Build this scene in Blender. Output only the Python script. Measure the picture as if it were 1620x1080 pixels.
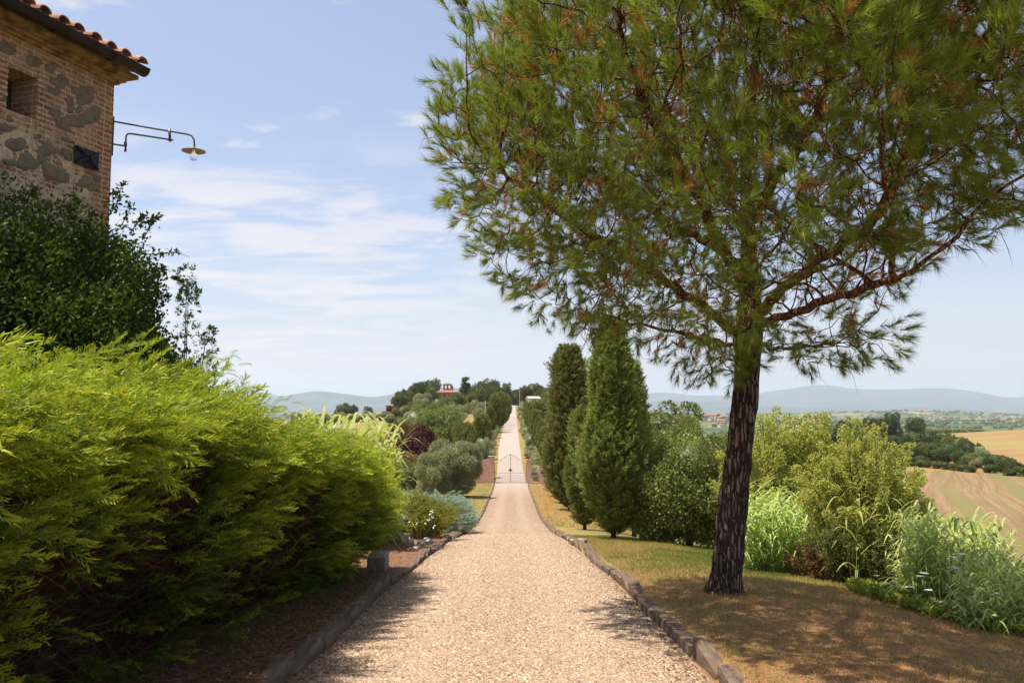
import bpy, math, random
import numpy as np
from mathutils import Vector
R = math.radians
for o in list(bpy.data.objects): bpy.data.objects.remove(o)
S = bpy.context.scene
col = S.collection
rng = np.random.default_rng(7)
random.seed(7)

# ------------------------------------------------------------------ camera, sky, sun, exposure
F = 1350.0; PITCH = math.atan(108 / F); EYE = 0.0
cam = bpy.data.cameras.new("camera"); co = bpy.data.objects.new("camera", cam); col.objects.link(co)
cam.sensor_width = 36; cam.sensor_fit = 'HORIZONTAL'; cam.lens = 30.0
cam.clip_start = 0.05; cam.clip_end = 90000
co.location = (0, 0, EYE); co.rotation_euler = (R(90) + PITCH, 0, 0)
S.camera = co
SUN_AZ, SUN_EL = 263.0, 70.0       # compass bearing of the sun measured from +Y towards +X
sd = Vector((math.sin(R(SUN_AZ)) * math.cos(R(SUN_EL)), math.cos(R(SUN_AZ)) * math.cos(R(SUN_EL)), math.sin(R(SUN_EL))))
sl = bpy.data.lights.new("sun", 'SUN'); sl.energy = 5.0; sl.angle = R(0.5); sl.color = (1.0, 0.92, 0.79)
so = bpy.data.objects.new("sun", sl); col.objects.link(so); so.rotation_euler = sd.to_track_quat('Z', 'Y').to_euler()
S.view_settings.view_transform = 'Standard'; S.view_settings.look = 'None'
S.view_settings.exposure = 0.80; S.view_settings.gamma = 1.0
S.render.engine = 'CYCLES'
try:
    S.cycles.max_bounces = 7; S.cycles.transparent_max_bounces = 8; S.cycles.volume_bounces = 1
    S.cycles.diffuse_bounces = 3; S.cycles.glossy_bounces = 2; S.cycles.transmission_bounces = 4
except Exception: pass

# ---- node helper
def N(nt, typ, ins=None, **attrs):
    n = nt.nodes.new(typ)
    for k, v in attrs.items(): setattr(n, k, v)
    for k, v in (ins or {}).items():
        s = n.inputs[k]
        if isinstance(v, bpy.types.NodeSocket): nt.links.new(v, s)
        elif isinstance(v, (tuple, list)) and s.type == 'RGBA' and len(v) == 3: s.default_value = (*v, 1)
        else: s.default_value = v
    return n
def M_(nt, op, a, b=0.0, c=0.0, clamp=False):
    n = N(nt, 'ShaderNodeMath', {0: a, 1: b, 2: c}, operation=op, use_clamp=clamp); return n.outputs[0]
def mapr(nt, v, a, b, c=0.0, d=1.0):
    return N(nt, 'ShaderNodeMapRange', {'Value': v, 'From Min': a, 'From Max': b, 'To Min': c, 'To Max': d}, interpolation_type='SMOOTHSTEP').outputs[0]
def mix(nt, f, a, b, blend='MIX'):
    n = nt.nodes.new('ShaderNodeMix'); n.data_type = 'RGBA'; n.blend_type = blend
    for i, v in ((0, f), (6, a), (7, b)):
        if isinstance(v, bpy.types.NodeSocket): nt.links.new(v, n.inputs[i])
        elif i and len(v) == 3: n.inputs[i].default_value = (*v, 1)
        else: n.inputs[i].default_value = v
    return n.outputs[2]
def ramp(nt, v, stops):
    n = N(nt, 'ShaderNodeValToRGB', {'Fac': v}); e = n.color_ramp.elements
    e[0].position, e[0].color = stops[0][0], (*stops[0][1], 1)
    e[1].position, e[1].color = stops[-1][0], (*stops[-1][1], 1)
    for p, c in stops[1:-1]:
        q = e.new(p); q.color = (*c, 1)
    return n.outputs[0]
def noise(nt, vec, scale, detail=4, rough=.55, dist=0.0):
    return N(nt, 'ShaderNodeTexNoise', {'Vector': vec, 'Scale': scale, 'Detail': detail, 'Roughness': rough, 'Distortion': dist}).outputs[0]
def sepxyz(nt, v):
    n = N(nt, 'ShaderNodeSeparateXYZ', {0: v}); return n.outputs
def comb(nt, x, y, z): return N(nt, 'ShaderNodeCombineXYZ', {0: x, 1: y, 2: z}).outputs[0]
def vmul(nt, v, m): return N(nt, 'ShaderNodeVectorMath', {0: v, 1: m}, operation='MULTIPLY').outputs[0]

W = bpy.data.worlds.new("World"); S.world = W; W.use_nodes = True
nt = W.node_tree; nt.nodes.clear()
sky = N(nt, 'ShaderNodeTexSky', sky_type='NISHITA', sun_disc=False, sun_elevation=R(SUN_EL), sun_rotation=R(SUN_AZ))
sky.altitude = 300; sky.air_density = 1.0; sky.dust_density = 2.2; sky.ozone_density = 1.4
tc = N(nt, 'ShaderNodeTexCoord').outputs['Generated']
dx, dy, dz = sepxyz(nt, tc)
den = M_(nt, 'ADD', M_(nt, 'MAXIMUM', dz, 0.0), 0.10)
cx = M_(nt, 'DIVIDE', dx, den); cy = M_(nt, 'DIVIDE', dy, den)
cv = comb(nt, M_(nt, 'MULTIPLY', cx, 1.5), M_(nt, 'MULTIPLY', cy, 2.6), 0.0)
wisp = noise(nt, cv, 1.15, 7, .62, .35)
wisp2 = noise(nt, comb(nt, M_(nt, 'MULTIPLY', cx, 1.6), M_(nt, 'MULTIPLY', cy, 2.0), 3.0), 2.2, 6, .6, .3)
veil = noise(nt, comb(nt, M_(nt, 'MULTIPLY', cx, .25), M_(nt, 'MULTIPLY', cy, .6), 9.0), 1.0, 5, .6)
az = M_(nt, 'ARCTAN2', dx, dy)
# band of cloud over the left and middle, low in the sky
lowb = mapr(nt, dz, .33, .22)
leftb = mapr(nt, az, .30, -.25)
c1 = M_(nt, 'MULTIPLY', M_(nt, 'MULTIPLY', mapr(nt, wisp, .40, .60), lowb), leftb)
c2 = M_(nt, 'MULTIPLY', mapr(nt, wisp2, .56, .74), M_(nt, 'MULTIPLY', mapr(nt, dz, .12, .22), mapr(nt, az, .25, -.1)))
c3 = M_(nt, 'MULTIPLY', mapr(nt, veil, .36, .64), mapr(nt, dz, .26, .04))
c3 = M_(nt, 'MULTIPLY', c3, mapr(nt, az, .45, -.1, .25, .75))
cf = M_(nt, 'MAXIMUM', M_(nt, 'MULTIPLY', c1, .78), M_(nt, 'MAXIMUM', M_(nt, 'MULTIPLY', c2, .72), c3))
sk = N(nt, 'ShaderNodeVectorMath', {0: sky.outputs[0], 3: 0.11}, operation='SCALE').outputs[0]
hz = mapr(nt, dz, .22, -.02)
sk = mix(nt, mapr(nt, hz, 0, 1, .34, .78), sk, mix(nt, hz, (.31, .33, .455), (.47, .465, .505)))
sk = mix(nt, mapr(nt, dz, .50, .95, 0, .55), sk, (.40, .39, .385))  # unseen pale veil added overhead to make the fill light less blue
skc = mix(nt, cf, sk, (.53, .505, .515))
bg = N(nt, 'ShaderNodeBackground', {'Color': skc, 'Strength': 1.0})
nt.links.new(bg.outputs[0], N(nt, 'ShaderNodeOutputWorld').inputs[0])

# ------------------------------------------------------------------ helpers
def P(px, py, Y):
    u, v = px - 810.0, 540.0 - py
    yy = F * math.cos(PITCH) - v * math.sin(PITCH); zz = F * math.sin(PITCH) + v * math.cos(PITCH)
    k = Y / yy
    return np.array([u * k, Y, zz * k])
def pchip(xs, ys, x):
    xs = np.asarray(xs, float); ys = np.asarray(ys, float); x = np.clip(x, xs[0], xs[-1])
    h = np.diff(xs); d = np.diff(ys, axis=0) / (h if ys.ndim == 1 else h[:, None])
    m = np.zeros_like(ys); m[0] = d[0]; m[-1] = d[-1]
    s = d[:-1] * d[1:]
    with np.errstate(divide='ignore', invalid='ignore'):
        hm = 2 * s / (d[:-1] + d[1:])
    m[1:-1] = np.where(s > 0, hm, 0)
    i = np.clip(np.searchsorted(xs, x) - 1, 0, len(xs) - 2)
    t = (x - xs[i]) / h[i]
    return i, t, h[i], m
def pchip_eval(xs, ys, x):
    i, t, h, m = pchip(xs, ys, x); ys = np.asarray(ys, float)
    if ys.ndim == 2: t = t[:, None]; h = h[:, None]
    return ((1+2*t)*(1-t)**2*ys[i] + t*(1-t)**2*h*m[i] + t*t*(3-2*t)*ys[i+1] + t*t*(t-1)*h*m[i+1])
def vnoise(x, y, seed=0):
    x = np.asarray(x, float); y = np.asarray(y, float)
    xi = np.floor(x).astype(np.int64); yi = np.floor(y).astype(np.int64); fx = x - xi; fy = y - yi
    fx = fx*fx*(3-2*fx); fy = fy*fy*(3-2*fy)
    def hsh(a, b):
        n = (a * 374761393 + b * 668265263 + seed * 974711) & 0x7fffffff
        n = ((n ^ (n >> 13)) * 1274126177) & 0x7fffffff
        return ((n ^ (n >> 16)) & 0xffff) / 65535.0
    return (hsh(xi, yi)*(1-fx) + hsh(xi+1, yi)*fx)*(1-fy) + (hsh(xi, yi+1)*(1-fx) + hsh(xi+1, yi+1)*fx)*fy
def fbm(x, y, seed=0, o=4):
    s = 0; a = .5; 
    for k in range(o): s = s + a * vnoise(np.asarray(x)*2**k, np.asarray(y)*2**k, seed+k); a *= .5
    return s / (1 - .5**o)

ROWY = [-40, 0, 7.3, 12.5, 19, 25.8, 39.5, 57, 72, 98, 112, 143, 189, 250, 350, 470, 570, 640, 760, 1000, 1500, 3000, 40000]
CEN =  [-1.4,-1.75,-2.33,-2.7,-3.3,-3.95,-5.5,-6.9,-7.5,-8.3,-8.1,-6.1,-4.9,-3.9,-2.6,-1.2,2.6,3.2,-4,-30,-48,-56,-56]
COLX = [-9000,-1000,-400,-200,-100,-50,-20,-8,0,3,6,9,14,25,50,100,200,350,600,1200,9000]
SY   = [-40, 20, 40, 70, 100, 150, 250, 400, 550, 760, 1000, 1500, 3000, 40000]
SIDE = {  # absolute height by row; None = centre profile minus a little
 -40: [-56,-45,-30,-20,-8,-3,-1.5,'c0',0,0,-.2,-.7,-2.2,-4,-8,-12,-16,-22,-35,-50,-56],
 20:  [-56,-46,-32,-22,-11,-6,-3.9,'c',0,0,-.3,-.8,-2.3,-7,-9.4,-12.6,-16,-21,-33,-50,-56],
 40:  [-56,-47,-33,-22,-12,-8,-6,'c',0,0,-.35,-.9,-2.2,-8.6,-10.4,-13.8,-17,-20,-32,-50,-56],
 70:  [-56,-48,-34,-22,-13.5,-10,-8,'c',0,0,-.4,-.9,-2,-10,-11.8,-15,-17.5,-20,-31,-50,-56],
 100: [-56,-50,-34,-22,-15,-11,-8.9,'c',0,0,-.3,-.7,-1.6,-11,-13.4,-16,-18,-19.5,-30,-50,-56],
 150: [-56,-50,-34,-21,-13,-9,-7,'c',0,0,-.2,-.6,-2,-9.6,-14.4,-17.4,-18.6,-18,-27,-50,-56],
 250: [-56,-50,-33,-20,-11.5,-7,-4.6,'c',0,0,-.2,-.5,-1.2,-7.4,-13.8,-19,-20,-15,-18,-48,-56],
 400: [-56,-50,-33,-18,-7,-1.6,-1.6,'c',0,0,0,0,-.4,-3.6,-10,-20,-16,-9.5,-8,-42,-56],
 550: [-56,-50,-34,-18,-4,3.2,2.8,'c',0,0,0,0,0,0,-6,-20,-22,-12,-8,-40,-56],
 760: [-56,-52,-40,-28,-15,-9,-5,'c',0,0,-.5,-.8,-1.2,-8,-14,-28,-30,-30,-26,-42,-56],
 1000:[-56,-54,-48,-42,-36,-34,-31,'c',0,0,0,0,-.5,-31,-33,-38,-40,-40,-40,-48,-56],
 1500:[-56,-55,-52,-50,-49,-48.5,-48,'c',0,0,0,0,0,-48,-48.5,-49,-50,-50,-50,-52,-56],
 3000:[-56]*7+['c',0,0,0,0,0]+[-56]*8, 40000:[-56]*7+['c',0,0,0,0,0]+[-56]*8}
cvals = pchip_eval(ROWY, CEN, np.array(SY, float))
TAB = np.zeros((len(SY), len(COLX)))
for i, y in enumerate(SY):
    for j, v in enumerate(SIDE[y]):
        if j in (7, 8, 9, 10, 11, 12): TAB[i, j] = cvals[i] + (0 if isinstance(v, str) else v)
        else: TAB[i, j] = v
TABO = TAB - cvals[:, None]       # offsets from the centre line
def HR(x, y):
    x = np.atleast_1d(np.asarray(x, float)).ravel(); y = np.atleast_1d(np.asarray(y, float)).ravel()
    rows = pchip_eval(SY, TABO, y)
    c = pchip_eval(ROWY, CEN, y)
    xs = np.clip(x, COLX[0], COLX[-1]); cx_ = np.array(COLX, float)
    i = np.clip(np.searchsorted(cx_, xs) - 1, 0, len(cx_) - 2); t = (xs - cx_[i]) / (cx_[i+1] - cx_[i])
    ar = np.arange(len(xs))
    h = cx_[1:] - cx_[:-1]; d = np.diff(rows, axis=1) / h
    m = np.zeros_like(rows); s = d[:, :-1] * d[:, 1:]
    with np.errstate(divide='ignore', invalid='ignore'): m[:, 1:-1] = np.where(s > 0, 2*s/(d[:, :-1]+d[:, 1:]), 0)
    hi = h[i]
    o = ((1+2*t)*(1-t)**2*rows[ar, i] + t*(1-t)**2*hi*m[ar, i] + t*t*(3-2*t)*rows[ar, i+1] + t*t*(t-1)*hi*m[ar, i+1])
    z = c + o
    # low rises out on the plain
    for (bx, by, rx, ry, hh) in ((560, 2600, 330, 300, 26), (3250, 6900, 700, 500, 46), (2500, 7600, 900, 500, 26), (-1500, 6000, 1500, 600, 14), (1500, 5200, 900, 400, 12)):
        z = z + hh * np.exp(-((x-bx)/rx)**2 - ((y-by)/ry)**2)
    return z
DL, DR = -1.92, 1.73
def road_c(y): return np.interp(y, [0, 98, 143, 189, 300, 570, 640], [-.095, -.095, -.45, -.40, -.2, .4, .6])
def HG(x, y):
    """ground sheet: sits a little over the drive outside the kerbs, just under it inside"""
    x = np.atleast_1d(np.asarray(x, float)).ravel(); y = np.atleast_1d(np.asarray(y, float)).ravel()
    z = HR(x, y)
    ins = np.abs(x - road_c(y)) - 1.90
    k = np.clip(ins / .12 + .5, 0, 1); step = np.where(y < 96, .09, .0)
    near = np.clip((60 - y) / 30, 0, 1) * np.clip((np.abs(x) - 2.2) / 2, 0, 1)
    z = z + k * step + (1 - k) * -.06 + near * (.05 * (fbm(x*.9, y*.9, 5) - .5) * 2)
    return np.where((y > 660) & (np.abs(x) < 4), z + .06, z)
def gz(x, y): return float(HG(x, y)[0])
def GP(px, py, y0=3, y1=4000):
    """where the sight line through a photograph pixel meets the ground"""
    Y = y0
    while Y < y1:
        p = P(px, py, Y)
        if p[2] < gz(p[0], Y): return np.array([p[0], Y, gz(p[0], Y)])
        Y *= 1.01
    p = P(px, py, y1); return p

def tag(o, label=None, cat=None, group=None, kind=None):
    for k, v in (('label', label), ('category', cat), ('group', group), ('kind', kind)):
        if v: o[k] = v
    return o
def empty(name, loc, label, cat, group=None, rz=0):
    o = bpy.data.objects.new(name, None); col.objects.link(o); o.location = tuple(float(a) for a in loc); o.rotation_euler[2] = rz
    o.empty_display_size = .2
    return tag(o, label, cat, group)
def mesh(name, V, Fc, mat, parent=None, smooth=False, attrs=None, loc=None):
    V = np.asarray(V, float); me = bpy.data.meshes.new(name)
    Fc = np.asarray(Fc) if not isinstance(Fc, list) else Fc
    if isinstance(Fc, list):
        me.from_pydata([tuple(v) for v in V], [], [tuple(int(a) for a in f) for f in Fc])
    else:
        n, k = Fc.shape
        me.vertices.add(len(V)); me.vertices.foreach_set('co', V.astype(np.float32).ravel())
        me.loops.add(n*k); me.loops.foreach_set('vertex_index', Fc.astype(np.int32).ravel())
        me.polygons.add(n); me.polygons.foreach_set('loop_start', np.arange(0, n*k, k, dtype=np.int32))
        me.polygons.foreach_set('loop_total', np.full(n, k, dtype=np.int32))
        me.update(calc_edges=True)
    for a, arr in (attrs or {}).items():
        at = me.attributes.new(a, 'FLOAT', 'POINT'); at.data.foreach_set('value', np.asarray(arr, np.float32))
    if smooth: me.polygons.foreach_set('use_smooth', np.ones(len(me.polygons), bool))
    me.materials.append(mat)
    o = bpy.data.objects.new(name, me); col.objects.link(o)
    if parent is not None: o.parent = parent
    if loc is not None: o.location = tuple(float(a) for a in loc)
    return o
class MB:
    """collects shapes into one mesh"""
    def __init__(s): s.v = []; s.f = []; s.n = 0
    def add(s, V, Fc):
        V = np.asarray(V, float); s.v.append(V); s.f += [tuple(int(i) + s.n for i in f) for f in Fc]; s.n += len(V); return s
    def box(s, c, d, rz=0, jit=0, ch=0):
        x, y, z = d[0]/2, d[1]/2, d[2]/2
        V = np.array([(a*x, b*y, e*z) for a in (-1, 1) for b in (-1, 1) for e in (-1, 1)], float)
        if jit: V = V + rng.uniform(-jit, jit, V.shape)
        cs, sn = math.cos(rz), math.sin(rz)
        V = np.stack([V[:, 0]*cs - V[:, 1]*sn, V[:, 0]*sn + V[:, 1]*cs, V[:, 2]], 1) + np.array(c, float)
        return s.add(V, [(0, 1, 3, 2), (4, 6, 7, 5), (0, 4, 5, 1), (2, 3, 7, 6), (0, 2, 6, 4), (1, 5, 7, 3)])
    def tube(s, pts, rad, sides=8, caps=True):
        V, Fc = tube_vf(np.asarray(pts, float), rad, sides, caps); return s.add(V, Fc)
    def build(s, name, mat, parent=None, smooth=False, bevel=0):
        V = np.concatenate(s.v); o = mesh(name, V, s.f, mat, parent, smooth)
        if bevel:
            m = o.modifiers.new('bevel', 'BEVEL'); m.width = bevel; m.segments = 2; m.limit_method = 'ANGLE'
        return o
def tube_vf(p, rad, sides=8, caps=True, wob=None):
    n = len(p); rad = np.broadcast_to(np.asarray(rad, float), (n,))
    t = np.gradient(p, axis=0); t /= np.linalg.norm(t, axis=1)[:, None] + 1e-9
    up = np.array([0, 0, 1.]) if abs(t[0, 2]) < .9 else np.array([1., 0, 0])
    V = []
    a = np.cross(up, t[0]); a /= np.linalg.norm(a)
    for i in range(n):
        a = a - t[i] * np.dot(a, t[i]); a /= np.linalg.norm(a) + 1e-9; b = np.cross(t[i], a)
        th = np.arange(sides) * 2*math.pi/sides
        V.append(p[i] + (np.cos(th)[:, None]*a + np.sin(th)[:, None]*b) * rad[i])
    V = np.concatenate(V)
    Fc = []
    for i in range(n-1):
        for j in range(sides):
            k = (j+1) % sides
            Fc.append((i*sides+j, i*sides+k, (i+1)*sides+k, (i+1)*sides+j))
    if caps: Fc.append(tuple(range(sides))[::-1]); Fc.append(tuple((n-1)*sides + j for j in range(sides)))
    return V, Fc

# ------------------------------------------------------------------ materials
def newmat(name):
    m = bpy.data.materials.new(name); m.use_nodes = True; m.node_tree.nodes.clear(); return m, m.node_tree
def out(nt, sh, disp=None):
    o = N(nt, 'ShaderNodeOutputMaterial'); nt.links.new(sh, o.inputs[0])
def bsdf(nt, colr, rough=.8, bump=None, bs=.4, bd=.02, spec=.3, metal=0.0):
    n = N(nt, 'ShaderNodeBsdfPrincipled', {'Base Color': colr, 'Roughness': rough, 'Specular IOR Level': spec, 'Metallic': metal})
    if bump is not None:
        b = N(nt, 'ShaderNodeBump', {'Height': bump, 'Strength': bs, 'Distance': bd}); nt.links.new(b.outputs[0], n.inputs['Normal'])
    return n.outputs[0]
def simple(name, c, rough=.7, var=.25, scale=8, metal=0.0, bs=.3, bd=.01, spec=.3):
    m, nt = newmat(name); tcx = N(nt, 'ShaderNodeTexCoord').outputs['Object']
    nz = noise(nt, tcx, scale, 6, .6)
    a = tuple(x*(1-var) for x in c); b = tuple(min(1, x*(1+var)) for x in c)
    out(nt, bsdf(nt, mix(nt, mapr(nt, nz, .3, .7), a, b), rough, nz, bs, bd, spec, metal)); return m
def leafmat(name, dark, light, tip=None, trans=.35, rough=.55, brown=None, spec=.25, shade=None, k=1.28):
    dark = tuple(c*k for c in dark); light = tuple(c*k for c in light); tip = tip and tuple(c*k for c in tip)
    """foliage: 'v' is a random value per leaf, 't' runs from base to tip"""
    m, nt = newmat(name)
    v = N(nt, 'ShaderNodeAttribute', attribute_name='v').outputs['Fac']
    t = N(nt, 'ShaderNodeAttribute', attribute_name='t').outputs['Fac']
    c = mix(nt, v, dark, light)
    if tip: c = mix(nt, mapr(nt, t, .35, 1.0), c, tip)
    if brown: c = mix(nt, mapr(nt, v, .86, .97), c, brown)
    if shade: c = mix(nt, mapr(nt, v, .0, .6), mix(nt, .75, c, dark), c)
    rnd = N(nt, 'ShaderNodeObjectInfo').outputs['Random']
    hsv = N(nt, 'ShaderNodeHueSaturation', {'Hue': M_(nt, 'ADD', .485, M_(nt, 'MULTIPLY', rnd, .03)), 'Saturation': 1.0, 'Value': mapr(nt, rnd, 0, 1, .85, 1.15), 'Color': c}).outputs[0]
    b = bsdf(nt, hsv, rough, spec=spec)
    tr = N(nt, 'ShaderNodeBsdfTranslucent', {'Color': mix(nt, 1.0, hsv, (1.0, 1.1, .55), 'MULTIPLY')}).outputs[0]
    ms = N(nt, 'ShaderNodeMixShader', {0: trans, 1: b, 2: tr})
    out(nt, ms.outputs[0]); return m
def barkmat(name, a, b, sc=(14, 14, 3), bd=.03, bs=.9):
    m, nt = newmat(name); tcx = N(nt, 'ShaderNodeTexCoord').outputs['Object']
    v = vmul(nt, tcx, sc); nz = noise(nt, tcx, 6, 5)
    vv = N(nt, 'ShaderNodeVectorMath', {0: v, 1: N(nt, 'ShaderNodeVectorMath', {0: comb(nt, nz, nz, nz), 3: 1.6}, operation='SCALE').outputs[0]}, operation='ADD').outputs[0]
    vo = N(nt, 'ShaderNodeTexVoronoi', {'Vector': vv, 'Scale': 1.0}, feature='DISTANCE_TO_EDGE').outputs['Distance']
    n2 = noise(nt, v, 1.5, 6, .65)
    h = M_(nt, 'ADD', mapr(nt, vo, 0, .28), M_(nt, 'MULTIPLY', n2, .6))
    c = mix(nt, mapr(nt, h, .35, 1.25), a, b)
    out(nt, bsdf(nt, c, .9, h, bs, bd, .15)); return m

MAT = {}
MAT['iron'] = simple('iron', (.028, .030, .034), .55, .3, 20, .3)
MAT['gate_iron'] = simple('weathered_gate_iron', (.10, .085, .075), .6, .3, 20, .2)
MAT['gutter'] = simple('painted_gutter_metal', (.030, .022, .018), .5, .35, 6, .4)
MAT['bark_pine'] = barkmat('pine_bark', (.046, .031, .024), (.265, .182, .138), (19, 19, 3.0), .05, 1.0)
MAT['bark_limb'] = barkmat('pine_limb_bark', (.05, .024, .014), (.28, .14, .075), (20, 20, 9), .02, .8)
MAT['bark'] = barkmat('grey_bark', (.03, .024, .018), (.14, .115, .09), (16, 16, 5), .02, .8)
MAT['twig'] = simple('dry_twigs', (.115, .06, .034), .9, .4, 12)
MAT['needles'] = leafmat('pine_needles', (.100, .112, .019), (.235, .285, .044), None, .42, .5, (.42, .21, .065), .3)
MAT['juniper'] = leafmat('juniper_foliage', (.020, .062, .010), (.085, .180, .014), (.37, .42, .030), .34, .6, shade=(.30, 1.15))
MAT['bluejun'] = leafmat('blue_juniper_foliage', (.065, .10, .066), (.150, .20, .140), (.28, .34, .25), .2, .6)
MAT['cypress'] = leafmat('cypress_foliage', (.052, .072, .016), (.150, .180, .036), (.22, .245, .060), .2, .65)
MAT['cypress_dark'] = leafmat('dark_cypress_foliage', (.042, .054, .014), (.115, .128, .030), (.20, .20, .058), .2, .65)
MAT['climber'] = leafmat('climber_leaves', (.026, .048, .009), (.100, .155, .026), None, .28, .6, (.28, .30, .03), .12)
MAT['sapling'] = leafmat('sapling_leaves', (.08, .13, .035), (.20, .27, .08), None, .4, .5)
MAT['oak'] = leafmat('oak_leaves', (.078, .094, .024), (.20, .215, .060), None, .3, .5, None, .35)
MAT['oak_far'] = leafmat('distant_oak_leaves', (.058, .075, .020), (.150, .160, .046), None, .28, .6)
MAT['wood_far'] = leafmat('woodland_leaves', (.036, .054, .018), (.100, .122, .038), None, .25, .6)
MAT['olive'] = leafmat('olive_leaves', (.155, .172, .085), (.34, .35, .195), None, .25, .5, None, .4)
MAT['plum'] = leafmat('plum_leaves', (.045, .014, .016), (.13, .050, .050), None, .3, .5)
MAT['rust'] = leafmat('rust_shrub_leaves', (.10, .045, .022), (.20, .12, .045), None, .3, .6)
MAT['elm'] = leafmat('elm_shrub_leaves', (.055, .065, .014), (.25, .26, .055), (.46, .45, .12), .36, .5, (.34, .22, .06))
MAT['rose'] = leafmat('garden_shrub_leaves', (.11, .15, .022), (.30, .29, .040), None, .38, .5, (.40, .17, .05))
MAT['reed'] = leafmat('reed_leaves', (.15, .205, .055), (.34, .39, .13), (.46, .47, .18), .42, .45, (.44, .40, .16))
MAT['herb'] = leafmat('meadow_herbs', (.13, .19, .030), (.30, .34, .07), None, .4, .6)
MAT['grass'] = leafmat('lawn_grass', (.105, .135, .024), (.33, .235, .095), None, .3, .7)
MAT['litter'] = leafmat('dry_needle_litter', (.20, .085, .035), (.40, .22, .10), None, .1, .8)
MAT['petal'] = simple('white_petals', (.78, .78, .70), .7, .1, 30)
MAT['stem'] = simple('green_stems', (.10, .16, .03), .7, .2, 20)

# ---- gravel of the drive
def gravel(name, far=False):
    m, nt = newmat(name); p = N(nt, 'ShaderNodeNewGeometry').outputs['Position']
    x, y, z = sepxyz(nt, p)
    fl = comb(nt, x, y, 0.0)
    w = N(nt, 'ShaderNodeTexVoronoi', {'Vector': fl, 'Scale': 36.0, 'Randomness': 1.0})
    big = noise(nt, fl, .55, 6, .6); mid = noise(nt, fl, 5, 5, .6)
    r = sepxyz(nt, w.outputs['Color'])[0]
    c = ramp(nt, r, [(0, (.17, .10, .06)), (.25, (.28, .182, .112)), (.55, (.36, .25, .160)), (.8, (.44, .33, .225)), (1, (.58, .48, .37))])
    c = mix(nt, mapr(nt, w.outputs['Distance'], .42, .70), c, (.13, .08, .052))
    c = mix(nt, mapr(nt, big, .35, .7, 0, .35), c, (.33, .22, .15))
    # wheel tracks a touch paler
    xa = M_(nt, 'ABSOLUTE', M_(nt, 'ADD', x, .1))
    tr = M_(nt, 'MULTIPLY', mapr(nt, M_(nt, 'ABSOLUTE', M_(nt, 'SUBTRACT', xa, .75)), .5, .1), mapr(nt, mid, .3, .6))
    c = mix(nt, M_(nt, 'MULTIPLY', tr, .25), c, (.46, .37, .30))
    # leaf litter along the kerbs
    ed = M_(nt, 'MULTIPLY', mapr(nt, xa, 1.35, 1.9), mapr(nt, mid, .35, .65))
    c = mix(nt, M_(nt, 'MULTIPLY', ed, .7), c, (.24, .13, .08))
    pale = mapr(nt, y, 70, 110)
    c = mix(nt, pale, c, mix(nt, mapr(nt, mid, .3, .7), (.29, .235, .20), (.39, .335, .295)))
    h = M_(nt, 'SUBTRACT', M_(nt, 'MULTIPLY', r, .4), M_(nt, 'MULTIPLY', w.outputs['Distance'], 1.2))
    out(nt, bsdf(nt, c, .85, h, .7, .012, .25)); return m
MAT['gravel'] = gravel('gravel')
def pebble():
    m, nt = newmat('loose_pebbles')
    v = N(nt, 'ShaderNodeAttribute', attribute_name='v').outputs['Fac']
    p = N(nt, 'ShaderNodeNewGeometry').outputs['Position']
    c = ramp(nt, v, [(0, (.085, .045, .026)), (.2, (.20, .120, .070)), (.5, (.31, .205, .125)), (.8, (.42, .305, .205)), (1, (.60, .50, .39))])
    n2 = noise(nt, p, 90, 3)
    c = mix(nt, .25, c, mix(nt, n2, (.2, .13, .1), (.55, .46, .38)))
    out(nt, bsdf(nt, c, .8, n2, .3, .003)); return m
MAT['pebble'] = pebble()

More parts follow.
